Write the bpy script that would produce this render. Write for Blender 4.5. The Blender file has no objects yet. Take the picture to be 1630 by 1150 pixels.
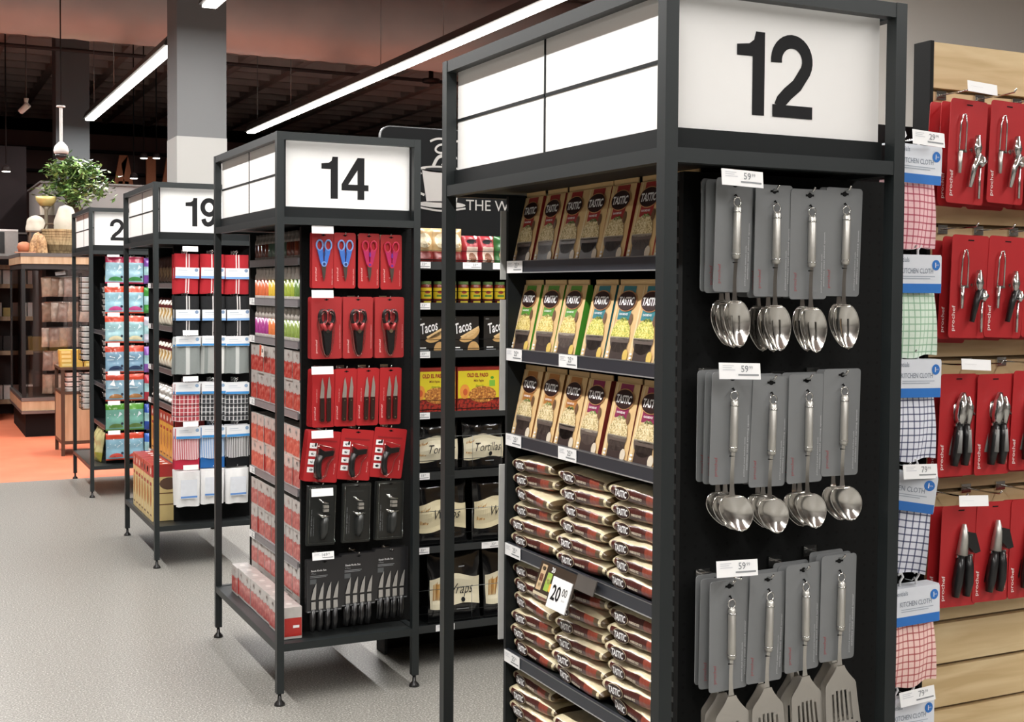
import bpy, math, random
from mathutils import Matrix, Vector
PI=math.pi; R=math.radians
random.seed(7)
S=bpy.context.scene; COL=S.collection
# ------------------------------------------------------------------ camera
W_,H_=1630.,1150.
F_,CX,CY,PITCH,ROLL,YAW,HC=1994.07,821.64,532.26,.0365,.0070,-.4559,1.5382
cd=bpy.data.cameras.new('camera'); cam=bpy.data.objects.new('camera',cd); COL.objects.link(cam); S.camera=cam
cd.sensor_fit='HORIZONTAL'; cd.sensor_width=36; cd.lens=F_/W_*36
cd.shift_x=(W_/2-CX)/W_; cd.shift_y=(CY-H_/2)/W_; cd.clip_end=100; cd.clip_start=.05
fw=Vector((-math.sin(YAW)*math.cos(PITCH),math.cos(YAW)*math.cos(PITCH),-math.sin(PITCH)))
rt=Vector((math.cos(YAW),math.sin(YAW),0)); up=rt.cross(fw)
r2=rt*math.cos(ROLL)+up*math.sin(ROLL); u2=-rt*math.sin(ROLL)+up*math.cos(ROLL)
m=Matrix((r2,u2,-fw)).transposed().to_4x4(); m.translation=Vector((0,0,HC)); cam.matrix_world=m
# ------------------------------------------------------------------ world and exposure
S.view_settings.view_transform='Standard'; S.view_settings.look='None'; S.view_settings.gamma=1
S.view_settings.use_curve_mapping=False; S.view_settings.exposure=0.0
wd=bpy.data.worlds.new('world'); S.world=wd; wd.use_nodes=True
wd.node_tree.nodes['Background'].inputs[0].default_value=(1,.96,.92,1)
wd.node_tree.nodes['Background'].inputs[1].default_value=.10
LAMP_W=25.5     # watts per metre of strip light
EMIT=14.0
# ------------------------------------------------------------------ materials
def lin(h):
    h=h.lstrip('#'); o=[]
    for i in (0,2,4):
        c=int(h[i:i+2],16)/255.; o.append(c/12.92 if c<=.04045 else ((c+.055)/1.055)**2.4)
    return (*o,1)
MC={}
def newmat(n):
    m=bpy.data.materials.new(n); m.use_nodes=True; return m,m.node_tree.nodes,m.node_tree.links,m.node_tree.nodes['Principled BSDF']
def C(hexc,rough=.5,metal=0.,var=.10,scale=30.,coat=0.,bump=0.):
    k=(hexc,rough,metal,var,scale,coat,bump)
    if k in MC: return MC[k]
    m,N,L,B=newmat('surface_'+hexc.strip('#'))
    c=lin(hexc)
    B.inputs['Roughness'].default_value=rough; B.inputs['Metallic'].default_value=metal
    if max(c[:3])<.02 and rough>=.5: B.inputs['Specular IOR Level'].default_value=.2
    if coat: B.inputs['Coat Weight'].default_value=coat; B.inputs['Coat Roughness'].default_value=.12
    t=N.new('ShaderNodeTexCoord'); n=N.new('ShaderNodeTexNoise'); n.inputs['Scale'].default_value=scale; n.inputs['Detail'].default_value=2
    r=N.new('ShaderNodeMapRange'); r.inputs[3].default_value=1-var; r.inputs[4].default_value=1+var
    x=N.new('ShaderNodeMix'); x.data_type='RGBA'; x.blend_type='MULTIPLY'; x.inputs[0].default_value=1
    L.new(t.outputs['Object'],n.inputs['Vector']); L.new(n.outputs[0],r.inputs[0]); x.inputs[6].default_value=c
    L.new(r.outputs[0],x.inputs[7]); L.new(x.outputs[2],B.inputs['Base Color'])
    if bump:
        b=N.new('ShaderNodeBump'); b.inputs['Strength'].default_value=bump; b.inputs['Distance'].default_value=.004
        L.new(n.outputs[0],b.inputs['Height']); L.new(b.outputs[0],B.inputs['Normal'])
    MC[k]=m; return m
def speck(name,cols,scale,rough=.6,stretch=(1,1,1),detail=3,dist=0.,coat=0.,bump=0.):
    """noise through a colour ramp; cols=[(pos,hex),...]"""
    if name in MC: return MC[name]
    m,N,L,B=newmat(name); t=N.new('ShaderNodeTexCoord'); mp=N.new('ShaderNodeMapping'); mp.inputs['Scale'].default_value=stretch
    n=N.new('ShaderNodeTexNoise'); n.inputs['Scale'].default_value=scale; n.inputs['Detail'].default_value=detail; n.inputs['Distortion'].default_value=dist
    r=N.new('ShaderNodeValToRGB'); e=r.color_ramp.elements
    while len(e)<len(cols): e.new(.5)
    for i,(p,h) in enumerate(cols): e[i].position=p; e[i].color=lin(h)
    L.new(t.outputs['Object'],mp.inputs[0]); L.new(mp.outputs[0],n.inputs['Vector']); L.new(n.outputs[0],r.inputs[0]); L.new(r.outputs[0],B.inputs['Base Color'])
    B.inputs['Roughness'].default_value=rough
    if coat: B.inputs['Coat Weight'].default_value=coat
    if bump:
        b=N.new('ShaderNodeBump'); b.inputs['Strength'].default_value=bump; b.inputs['Distance'].default_value=.003
        L.new(n.outputs[0],b.inputs['Height']); L.new(b.outputs[0],B.inputs['Normal'])
    MC[name]=m; return m
def stripes(name,base,bands,rough=.9):
    """woven cloth: bands=[(axis,period,width,offset,hex,alpha),...] in metres of the cloth itself"""
    if name in MC: return MC[name]
    m,N,L,B=newmat(name); t=N.new('ShaderNodeTexCoord'); s=N.new('ShaderNodeSeparateXYZ'); L.new(t.outputs['Object'],s.inputs[0])
    cur=None
    for ax,per,wid,off,hx,al in bands:
        a=N.new('ShaderNodeMath'); a.operation='MULTIPLY_ADD'; a.inputs[1].default_value=1/per; a.inputs[2].default_value=off/per+50
        f=N.new('ShaderNodeMath'); f.operation='FRACT'; c=N.new('ShaderNodeMath'); c.operation='LESS_THAN'; c.inputs[1].default_value=wid/per
        g=N.new('ShaderNodeMath'); g.operation='MULTIPLY'; g.inputs[1].default_value=al
        L.new(s.outputs[ax],a.inputs[0]); L.new(a.outputs[0],f.inputs[0]); L.new(f.outputs[0],c.inputs[0]); L.new(c.outputs[0],g.inputs[0])
        x=N.new('ShaderNodeMix'); x.data_type='RGBA'; L.new(g.outputs[0],x.inputs[0])
        if cur is None: x.inputs[6].default_value=lin(base)
        else: L.new(cur,x.inputs[6])
        x.inputs[7].default_value=lin(hx); cur=x.outputs[2]
    L.new(cur,B.inputs['Base Color']); B.inputs['Roughness'].default_value=rough
    n=N.new('ShaderNodeTexNoise'); n.inputs['Scale'].default_value=90; b=N.new('ShaderNodeBump'); b.inputs['Strength'].default_value=.4; b.inputs['Distance'].default_value=.004
    L.new(t.outputs['Object'],n.inputs['Vector']); L.new(n.outputs[0],b.inputs['Height']); L.new(b.outputs[0],B.inputs['Normal'])
    MC[name]=m; return m
def emit(name,hexc,st):
    if name in MC: return MC[name]
    m,N,L,B=newmat(name); B.inputs['Base Color'].default_value=lin(hexc); B.inputs['Emission Color'].default_value=lin(hexc); B.inputs['Emission Strength'].default_value=st
    MC[name]=m; return m
def clear(name,hexc,amount,rough=.05):
    """thin clear plastic or glass: mostly transparent with a glossy skin"""
    if name in MC: return MC[name]
    m,N,L,B=newmat(name); B.inputs['Base Color'].default_value=lin(hexc); B.inputs['Roughness'].default_value=rough; B.inputs['Metallic'].default_value=1
    tr=N.new('ShaderNodeBsdfTransparent'); mx=N.new('ShaderNodeMixShader'); fr=N.new('ShaderNodeFresnel'); fr.inputs[0].default_value=1.35
    ad=N.new('ShaderNodeMath'); ad.operation='ADD'; ad.use_clamp=True; ad.inputs[1].default_value=amount
    L.new(fr.outputs[0],ad.inputs[0]); L.new(ad.outputs[0],mx.inputs[0]); L.new(tr.outputs[0],mx.inputs[1]); L.new(B.outputs[0],mx.inputs[2])
    L.new(mx.outputs[0],N['Material Output'].inputs[0]); MC[name]=m; return m
def dots(name,base,dot,per,rad,axes=(0,2),rough=.6):
    if name in MC: return MC[name]
    m,N,L,B=newmat(name); t=N.new('ShaderNodeTexCoord'); s=N.new('ShaderNodeSeparateXYZ'); L.new(t.outputs['Object'],s.inputs[0]); q=[]
    for ax in axes:
        a=N.new('ShaderNodeMath'); a.operation='MULTIPLY_ADD'; a.inputs[1].default_value=1/per; a.inputs[2].default_value=50
        f=N.new('ShaderNodeMath'); f.operation='FRACT'; d=N.new('ShaderNodeMath'); d.operation='SUBTRACT'; d.inputs[1].default_value=.5
        e=N.new('ShaderNodeMath'); e.operation='POWER'; e.inputs[1].default_value=2
        b=N.new('ShaderNodeMath'); b.operation='ABSOLUTE'
        L.new(s.outputs[ax],a.inputs[0]); L.new(a.outputs[0],f.inputs[0]); L.new(f.outputs[0],d.inputs[0]); L.new(d.outputs[0],b.inputs[0]); L.new(b.outputs[0],e.inputs[0]); q.append(e.outputs[0])
    p=N.new('ShaderNodeMath'); p.operation='ADD'; L.new(q[0],p.inputs[0]); L.new(q[1],p.inputs[1])
    c=N.new('ShaderNodeMath'); c.operation='LESS_THAN'; c.inputs[1].default_value=(rad/per)**2; L.new(p.outputs[0],c.inputs[0])
    x=N.new('ShaderNodeMix'); x.data_type='RGBA'; x.inputs[6].default_value=lin(base); x.inputs[7].default_value=lin(dot); L.new(c.outputs[0],x.inputs[0]); L.new(x.outputs[2],B.inputs['Base Color'])
    B.inputs['Roughness'].default_value=rough; B.inputs['Specular IOR Level'].default_value=.2; MC[name]=m; return m
FRAME=C('#232829',.45,.2,.12,12); FRAMED=C('#1c1f20',.55,.1); BLK=C('#090a0a',.7); PEG=dots('black_pegboard','#0a0b0b','#010101',.025,.003,(0,2),.75)
WHITE=C('#f4f3f1',.45,0,.01); PAPER=C('#f3f3f3',.6,0,.01); INK=C('#1c1c1e',.6); GREYINK=C('#8a8d90',.6)
CHROME=C('#d8d8d6',.16,1,.05); STEEL=C('#d6d4ce',.42,.9,.06,60); WIRE=C('#8f9192',.3,.9)
RED=C('#ac2226',.45,0,.06,8,.15); RED2=C('#a83234',.35,0,.1,8,.4); BLKPL=C('#161617',.35,0,.1,30,.3)
# ------------------------------------------------------------------ mesh builder
GL={}
def glyphs(s,bold=0.,shear=0.,sp=1.):
    k=(s,bold,shear,sp)
    if k in GL: return GL[k]
    cu=bpy.data.curves.new('t','FONT'); cu.body=s; cu.size=1; cu.offset=bold; cu.shear=shear; cu.resolution_u=2; cu.space_character=sp
    o=bpy.data.objects.new('t',cu); me=bpy.data.meshes.new_from_object(o)
    v=[(a.co.x,a.co.y) for a in me.vertices]; f=[tuple(p.vertices) for p in me.polygons]
    if v:
        x0=min(a[0] for a in v); x1=max(a[0] for a in v); y0=min(a[1] for a in v); y1=max(a[1] for a in v)
    else: x0=x1=y0=0;y1=1
    h=max(y1-y0,1e-6); v=[((a-(x0+x1)/2)/h,(b-(y0+y1)/2)/h) for a,b in v]
    bpy.data.objects.remove(o); bpy.data.curves.remove(cu); bpy.data.meshes.remove(me)
    GL[k]=(v,f,(x1-x0)/h); return GL[k]
class MB:
    def __init__(s): s.v=[]; s.f=[]; s.mi=[]; s.ml=[]; s.M=None; s.map=None; s.sm=[]
    def mat(s,m):
        if m not in s.ml: s.ml.append(m)
        return s.ml.index(m)
    def add(s,vs,fs,m,smooth=False):
        b=len(s.v)
        for p in vs:
            if s.M is not None: p=tuple(s.M@Vector(p))
            s.v.append(tuple(p))
        i=s.mat(m) if not isinstance(m,list) else None
        for k,f in enumerate(fs):
            s.f.append(tuple(b+j for j in f)); s.mi.append(i if i is not None else s.mat(m[k])); s.sm.append(smooth)
        return s
    def box(s,x0,y0,z0,x1,y1,z1,m,taper=None):
        v=[(x0,y0,z0),(x1,y0,z0),(x1,y1,z0),(x0,y1,z0),(x0,y0,z1),(x1,y0,z1),(x1,y1,z1),(x0,y1,z1)]
        return s.add(v,[(3,2,1,0),(4,5,6,7),(0,1,5,4),(1,2,6,5),(2,3,7,6),(3,0,4,7)],m)
    def rbox(s,x0,y0,z0,x1,y1,z1,m,r=.01,n=3):
        """box with rounded corners in the x-z plane (a card or pack outline)"""
        r=min(r,(x1-x0)/2.01,(z1-z0)/2.01); P=[]
        for cx,cz,a0 in ((x1-r,z1-r,0),(x0+r,z1-r,90),(x0+r,z0+r,180),(x1-r,z0+r,270)):
            for k in range(n+1):
                a=R(a0+90*k/n); P.append((cx+r*math.cos(a),cz+r*math.sin(a)))
        return s.prism(P,y0,y1,m)
    def prism(s,P,y0,y1,m,ax='y'):
        n=len(P)
        A=[(x,y0,z) for x,z in P]; Bv=[(x,y1,z) for x,z in P]
        if ax=='z': A=[(x,z,y0) for x,z in P]; Bv=[(x,z,y1) for x,z in P]
        if ax=='x': A=[(y0,x,z) for x,z in P]; Bv=[(y1,x,z) for x,z in P]
        fs=[tuple(range(n)),tuple(range(2*n-1,n-1,-1))]+[(i,i+n,(i+1)%n+n,(i+1)%n) for i in range(n)]
        return s.add(A+Bv,fs,m)
    def poly(s,P,m):
        """flat printed shape at local (x,z), placed on the current surface map"""
        return s.add([s.sp(x,z) for x,z in P],[tuple(range(len(P)))],m)
    def sp(s,x,z): return s.map(x,z) if s.map else (x,0,z)
    def rect(s,x0,z0,x1,z1,m,nx=1,nz=1):
        vs=[s.sp(x0+(x1-x0)*i/nx,z0+(z1-z0)*j/nz) for j in range(nz+1) for i in range(nx+1)]
        return s.add(vs,[(j*(nx+1)+i,j*(nx+1)+i+1,(j+1)*(nx+1)+i+1,(j+1)*(nx+1)+i) for j in range(nz) for i in range(nx)],m)
    def ell(s,cx,cz,rx,rz,m,n=20,rot=0.,a0=0.,a1=360.):
        vs=[s.sp(cx,cz)]; fs=[]; c,q=math.cos(rot),math.sin(rot)
        for r in (.5,1.):
            for i in range(n+1):
                a=R(a0+(a1-a0)*i/n); x=rx*r*math.cos(a); z=rz*r*math.sin(a); vs.append(s.sp(cx+x*c-z*q,cz+x*q+z*c))
        for i in range(n):
            fs.append((0,1+i,2+i)); fs.append((1+i,n+2+i,n+3+i,2+i))
        return s.add(vs,fs,m)
    def text(s,t,cx,cz,h,m,w=None,bold=0.,shear=0.,rot=0.,sp=1.,align='c'):
        v,f,wd=glyphs(t,bold,shear,sp); k=h; kx=h if w is None else w/wd
        c,q=math.cos(rot),math.sin(rot); ox=kx*wd/2 if align=='l' else (-kx*wd/2 if align=='r' else 0)
        vs=[]
        for x,y in v:
            x=x*kx+ox; y=y*k; vs.append(s.sp(cx+x*c-y*q,cz+x*q+y*c))
        return s.add(vs,f,m)
    def tube(s,pts,r,m,n=8,closed=False,caps=True,flat=1.):
        pts=[Vector(p) for p in pts]; N=len(pts); vs=[]; fs=[]; prev=None
        rr=r if isinstance(r,(list,tuple)) else [r]*N
        for i,p in enumerate(pts):
            if closed: d=(pts[(i+1)%N]-pts[i-1])
            else: d=pts[min(i+1,N-1)]-pts[max(i-1,0)]
            d.normalize()
            if prev is None: a=Vector((0,1,0)) if abs(d.y)<.9 else Vector((1,0,0)); u=(a-d*a.dot(d)).normalized()
            else: u=(prev-d*prev.dot(d)).normalized()
            prev=u; w=d.cross(u)
            for k in range(n):
                t=2*PI*k/n; vs.append(tuple(p+(u*math.cos(t)*flat+w*math.sin(t))*rr[i]))
        for i in range(N if closed else N-1):
            for k in range(n): fs.append((i*n+k,i*n+(k+1)%n,((i+1)%N)*n+(k+1)%n,((i+1)%N)*n+k))
        if caps and not closed: fs.append(tuple(range(n-1,-1,-1))); fs.append(tuple((N-1)*n+k for k in range(n)))
        return s.add(vs,fs,m,True)
    def lathe(s,prof,cx,cy,m,n=20,sx=1.,sy=1.):
        """prof=[(r,z)...] bottom to top; m may be a list with one material per band"""
        vs=[]; fs=[]; ms=[]
        for r,z in prof:
            for k in range(n): t=2*PI*k/n; vs.append((cx+r*sx*math.cos(t),cy+r*sy*math.sin(t),z))
        for i in range(len(prof)-1):
            for k in range(n): fs.append((i*n+k,i*n+(k+1)%n,(i+1)*n+(k+1)%n,(i+1)*n+k)); ms.append(m[i] if isinstance(m,list) else m)
        fs.append(tuple(range(n-1,-1,-1))); ms.append(m[0] if isinstance(m,list) else m)
        fs.append(tuple((len(prof)-1)*n+k for k in range(n))); ms.append(m[-1] if isinstance(m,list) else m)
        return s.add(vs,fs,ms,len(prof)>2)
    def grid(s,fn,nu,nv,mf,smooth=True,closed_u=False):
        """fn(u,v)->point for u,v in 0..1, mf(u,v)->material"""
        vs=[fn(i/nu,j/nv) for j in range(nv+1) for i in range(nu+(0 if closed_u else 1))]; w=nu if closed_u else nu+1
        fs=[];ms=[]
        for j in range(nv):
            for i in range(nu):
                fs.append((j*w+i,j*w+(i+1)%w if closed_u else j*w+i+1,(j+1)*w+((i+1)%w if closed_u else i+1),(j+1)*w+i)); ms.append(mf((i+.5)/nu,(j+.5)/nv))
        return s.add(vs,fs,ms,smooth)
    def mesh(s,name):
        me=bpy.data.meshes.new(name); me.from_pydata(s.v,[],s.f)
        for m in s.ml: me.materials.append(m)
        me.polygons.foreach_set('material_index',s.mi); me.polygons.foreach_set('use_smooth',s.sm); me.update(); return me
def smooth(pts,n=6):
    o=[]
    for i in range(len(pts)-1):
        p0,p1,p2,p3=pts[max(i-1,0)],pts[i],pts[i+1],pts[min(i+2,len(pts)-1)]
        for k in range(n):
            t=k/n; o.append(tuple(.5*(2*b+(c-a)*t+(2*a-5*b+4*c-d)*t*t+(3*b-a-3*c+d)*t**3) for a,b,c,d in zip(p0,p1,p2,p3)))
    return o+[pts[-1]]
def ribbon(pts,t):
    P=[Vector((*p,0)) for p in pts]; L=[];Rr=[]
    for i,p in enumerate(P):
        d=(P[min(i+1,len(P)-1)]-P[max(i-1,0)]).normalized(); n=Vector((-d.y,d.x,0)); L.append(p+n*t/2); Rr.append(p-n*t/2)
    return [((L[i].x,L[i].y),(L[i+1].x,L[i+1].y),(Rr[i+1].x,Rr[i+1].y),(Rr[i].x,Rr[i].y)) for i in range(len(P)-1)]
# ------------------------------------------------------------------ things
def tag(o,label=None,cat=None,group=None,kind=None):
    if label: o['label']=label
    if cat: o['category']=cat
    if group: o['group']=group
    if kind: o['kind']=kind
    return o
def obj(name,mb,parent=None,label=None,loc=None):
    me=mb if isinstance(mb,bpy.types.Mesh) else mb.mesh(name)
    o=bpy.data.objects.new(name,me); COL.objects.link(o)
    if parent: o.parent=parent
    if label: o['label']=label
    if loc: o.location=loc
    return o
def empty(name,loc,label,cat,rz=0,group=None):
    o=bpy.data.objects.new(name,None); COL.objects.link(o); o.location=loc; o.rotation_euler=(0,0,rz); o.empty_display_size=.05
    return tag(o,label,cat,group)
def struct(name,mb,label=None): return tag(obj(name,mb),label,kind='structure')
class Kind:
    """a thing built once: a list of (part name, mesh, index of parent part or -1, label)"""
    def __init__(s,*parts): s.p=[]; [s.add(*q) for q in parts]
    def add(s,name,mb,par=-1,label=None): s.p.append((name,mb.mesh(name),par,label)); return len(s.p)-1
def place(kind,name,loc,label,cat,group=None,rot=(0,0,0)):
    if len(kind.p)==1: r=bpy.data.objects.new(name,kind.p[0][1])
    else:
        r=bpy.data.objects.new(name,None); r.empty_display_size=.03; done=[]
        for n,me,par,lb in kind.p:
            c=bpy.data.objects.new(n,me); COL.objects.link(c); c.parent=r if par<0 else done[par]
            if lb: c['label']=lb
            done.append(c)
    COL.objects.link(r); r.location=loc; r.rotation_euler=rot
    return tag(r,label,cat,group)
ORD=['first','second','third','fourth','fifth','sixth','seventh','eighth','ninth','tenth','eleventh','twelfth','thirteenth','fourteenth','fifteenth','sixteenth','seventeenth','eighteenth']
def pos(i,n,lo='leftmost',hi='rightmost',frm='left'):
    return lo if i==0 else hi if i==n-1 else (('middle') if n%2 and i==n//2 and n<4 else ORD[i]+' from the '+frm)
def vpos(i,n): return pos(i,n,'lowest','topmost','bottom')
# ------------------------------------------------------------------ lights
def strip_light(x,y0,y1,z,label,lamp=1.,n=1):
    t=empty('ceiling_light',(x,(y0+y1)/2,z),label,'ceiling light',group='long strip lights under the ceiling'); L=(y1-y0)/2
    h=MB(); h.prism([(-.075,.015),(-.045,.09),(.045,.09),(.075,.015),(.05,.012),(-.05,.012)],-L,L,C('#3a3838',.5,.3)); 
    for k in range(int(L*2/1.5)+1):
        yy=-L+.2+k*1.5
        if yy<L and abs((y0+y1)/2+yy-12.35)>.6: h.tube([(0,yy,.09),(0,yy,1.2)],.004,WIRE,4)
    obj('housing',h,t)
    d=MB(); d.lathe([(.0,0),(.0,0)],0,0,WHITE,3) if False else None
    d.box(-.048,-L+.01,-.004,.048,L-.01,.014,emit('lit_diffuser','#fffaf0',EMIT)); obj('diffuser',d,t)
    if lamp:
        k=int(max(1,round((y1-y0)/5)))
        for i in range(k):
            ld=bpy.data.lights.new('strip_lamp','AREA'); ld.shape='RECTANGLE'; ld.size=.09; ld.size_y=(y1-y0)/k; ld.energy=lamp*LAMP_W*(y1-y0)/k; ld.color=(1,.985,.965)
            o=bpy.data.objects.new('strip_lamp',ld); COL.objects.link(o); o.parent=t; o.location=(0,-L+(i+.5)*(y1-y0)/k,-.012)
strip_light(4.02,6.4,15.95,3.5,'long lit strip light running diagonally from upper right to above the 14 sign')
strip_light(2.02,10.56,15.68,3.5,'lit strip light between the two grey columns')
strip_light(1.96,2.2,8.95,3.5,'strip light whose lit end shows at the top edge in front of the grey column')
strip_light(0.0,-6.5,15.4,3.5,'strip light over the main aisle, out of the frame above')
strip_light(-4.2,-3.5,8.,3.5,'dim fill strip light added out of the frame, far side of the main aisle',.12)  # unseen row, added and dimmed as weak fill from the left
strip_light(4.02,-6.5,5.6,3.5,'strip light over the right-hand shelves, out of the frame above')
# ------------------------------------------------------------------ floor, walls, ceiling
def floor_mat():
    m,N,L,B=newmat('speckled_vinyl'); t=N.new('ShaderNodeTexCoord')
    n=N.new('ShaderNodeTexNoise'); n.inputs['Scale'].default_value=150; n.inputs['Detail'].default_value=2; n.inputs['Roughness'].default_value=.6
    r=N.new('ShaderNodeValToRGB'); e=r.color_ramp.elements
    for i,(p,h) in enumerate(((.30,'#4e4d4b'),(.44,'#787670'),(.56,'#86847e'),(.68,'#bcbab4'))):
        if i>1: e.new(.5)
    for i,(p,h) in enumerate(((.30,'#4e4d4b'),(.44,'#787670'),(.56,'#86847e'),(.68,'#bcbab4'))): e[i].position=p; e[i].color=lin(h)
    L.new(t.outputs['Object'],n.inputs['Vector']); L.new(n.outputs[0],r.inputs[0]); L.new(r.outputs[0],B.inputs['Base Color']); B.inputs['Roughness'].default_value=.42
    return m
f=MB(); f.box(-6,-9,-.1,14,10.45,0,floor_mat()); struct('floor',f,'grey speckled vinyl floor')
f=MB(); f.box(-6,10.45,-.1,14,26,0,speck('orange_vinyl',[(.3,'#dd7554'),(.7,'#e58260')],3,.45)); struct('floor_orange',f,'orange floor beyond the grey floor')
CEIL=speck('dark_plaster',[(.3,'#d0b8b0'),(.7,'#dcc6bd')],4,.9)
c=MB(); c.box(-6,-9,4.90,14,26,5.1,C('#7a625e',.95))
for i in range(25): x=-6+i*.8; c.box(x-.06,9,4.72,x+.06,26,4.9,CEIL)
for j in range(27): y=9+j*.64; c.box(-6,y-.035,4.725,14,y+.035,4.9,CEIL)
c.box(-6,-9,4.72,14,9,4.95,CEIL)
struct('ceiling',c,'dark brown waffle slab ceiling')
WD=C('#231a18',.9,0,.25,1.5)
w=MB(); w.box(-6,25.8,0,14,26,4.95,C('#0d0a0a',.9)); struct('wall_back',w)
w=MB(); w.box(-6,19,0,14,19.2,3.72,C('#4a3734',.9,0,.25,1.5)); struct('wall_shopfront',w,'dark brown wall with big letters far behind the counter')
w=MB(); w.box(-6.2,-9,0,-6,26,4.95,C('#8c8884',.9)); struct('wall_left',w)
w=MB(); w.box(-6,-9.2,0,14,-9,4.95,C('#c9c6c2',.9)); struct('wall_front_reflector',w)  # pale wall added behind the camera for the steel to reflect
w=MB(); w.box(14,-9,0,14.2,26,4.95,C('#c9c6c2',.9)); struct('wall_side_reflector',w)  # unseen pale wall, added to bounce light back and lift reflections
w=MB(); w.box(5.0,6.0,0,14,6.2,4.95,C('#d9d6d1',.85,0,.04,2)); struct('wall_right',w,'pale grey wall above the slatted display boards')
w=MB(); w.box(1.38,14.6,0,7,16.1,2.655,C('#7d7977',.85,0,.05,2)); w.box(1.36,14.58,2.655,7,16.1,2.675,C('#5e5a58',.8)); struct('trim_1',w,'low pale grey partition wall behind the counter')
w=MB()
for z in (2.92,3.14,3.45): w.box(-6,18.8,z,14,19.0,z+.03,C('#141011',.8))
struct('trim_2',w,'dark horizontal rails across the back wall')
w=MB(); w.box(-1.0,16.2,.0,1.36,16.4,3.2,C('#1b1314',.8)); w.box(-1.0,16.18,2.15,1.36,16.2,2.17,C('#6c6460',.5)); struct('wall_partition',w,'dark panel wall on the far left')
# columns
for nm,x0,x1,y0,y1,zc,lab in (('column',1.865,2.235,9.6,9.98,2.665,'square grey column with a pale lower half behind the 19 sign'),('column',1.70,2.09,16.2,16.6,0,'plain dark grey square column, farther back beside the plant')):
    t=MB()
    if zc:
        t.box(x0,y0,zc,x1,y1,4.95,C('#6c6d6e',.7,0,.05,2)); t.box(x0-.003,y0-.003,0,x1+.003,y1+.003,zc,C('#a9a8a5',.7,0,.05,2))
    else: t.box(x0,y0,0,x1,y1,4.95,C('#54575a',.7,0,.05,2))
    tag(obj(nm,t),lab,'column')
# duct along the ceiling
d=MB(); rings=[]
pts=[(-5+i*.12,12.35,4.27) for i in range(150)]
d.tube(pts,[.44+(.008 if i%2 else 0) for i in range(150)],speck('duct_foil',[(.3,'#a3a4a4'),(.7,'#adaead')],3,.42,(1,1,1),2),20)
for i in range(12): d.tube([(-4+i*1.5,12.35,4.7),(-4+i*1.5,12.35,4.899)],.01,WIRE,5)
tag(obj('air_duct',d),'large brownish ribbed round duct running across under the ceiling','air duct')
# small pipes under the ceiling
for k,(y,z) in enumerate(((13.6,4.5),(16.2,4.4))):
    p=MB(); p.tube([(-5,y,z),(13,y,z)],.025,C('#3a2f2e',.7),6); tag(obj('ceiling_pipe',p),('thin dark pipe just behind the big duct','thin dark pipe far back under the ceiling')[k],'pipe')
# smoke detector
p=MB(); p.lathe([(.11,0),(.11,.04),(.03,.05),(.03,.32)],0,0,C('#1c1413',.5),14); p.tube([(0,0,.3),(0,0,.83)],.012,C('#1c1413',.5),6); o=obj('smoke_detector',p,loc=(5.87,14.4,4.065)); tag(o,'dark round detector hanging from the ceiling left of the 12 header','smoke detector')
# downlights
dk=Kind(); a=MB(); a.lathe([(.03,.0),(.055,0),(.045,.05),(.02,.07)],0,0,C('#241c1b',.6),14); a.tube([(0,0,.09),(0,0,2.0)],.008,C('#1d1615',.7),5); dk.add('lamp_can',a)
a=MB(); a.lathe([(.045,-.006),(.048,.001)],0,0,emit('lit_bulb','#fff6e6',9),14); dk.add('bulb',a)
for x,y,z,l in ((1.12,16.0,2.88,'small lit downlight hanging on the far left by the dark wall'),(2.905,17.2,3.235,'left small lit downlight of the pair beside the brown letters'),(3.068,17.2,3.244,'right small lit downlight of the pair beside the brown letters'),(2.774,17.2,2.963,'small lit downlight just above the partition, below the pair')):
    place(dk,'downlight',(x,y,z),l,'downlight','small downlights at the back')
# letters on the back wall
def letterA(x,z,h,w): return [[(x,z),(x+.34*w,z),(x+.68*w,z+h),(x+.34*w,z+h)],[(x+w,z),(x+.66*w,z),(x+.40*w,z+h*.8),(x+.68*w,z+h)],[(x+.25*w,z+.25*h),(x+.75*w,z+.25*h),(x+.7*w,z+.4*h),(x+.3*w,z+.4*h)]]
BRN=C('#b5704c',.7)
for k,(x,l) in enumerate(((2.735,'big brown letter A on the dark back wall'),(3.222,'big brown upright letter stroke right of the letter A on the back wall'),(3.40,'big brown slanting letter partly hidden behind the grey column'))):
    t=MB()
    if k==1: t.box(0,0,0,.135,.06,.62,BRN)
    else:
        for P in letterA(0,0,.62,.34): t.prism(P,0,.06,BRN)
    tag(obj('wall_letter',t,loc=(x-.03,18.7,2.79)),l,'letter',group='brown letters on the back wall')
# cameras
k=Kind(); a=MB(); W2=C('#d6d2ce',.4); a.lathe([(.056,.06),(.062,.085),(.05,.125),(.018,.16)],0,0,W2,18); a.lathe([(.013,.16),(.013,.45)],0,0,W2,12); a.lathe([(.036,.45),(.036,.462)],0,0,W2,12); a.tube([(0,0,.46),(0,0,2.12)],.006,C('#1a1515'),6); k.add('camera_body',a)
a=MB(); a.lathe([(.012,.005),(.04,.025),(.05,.06)],0,0,BLKPL,18); k.add('lens_dome',a)
place(k,'security_camera',(1.215,11.2,2.585),'white dome security camera on a white pole above the plant','security camera')
k=Kind(); a=MB(); a.tube([(0,0,0),(.08,-.06,.08)],[.032,.036],W2,10); k.add('camera_body',a); a=MB(); a.tube([(.06,-.04,.07),(.06,-.04,.15)],[.014,.03],W2,6); a.tube([(.06,-.04,.15),(.06,-.04,1.25)],.006,C('#2a2222'),6); k.add('bracket',a)
place(k,'security_camera',(1.20,15.0,3.46),'small white bullet camera hanging in the dark on the far left','security camera')
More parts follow.
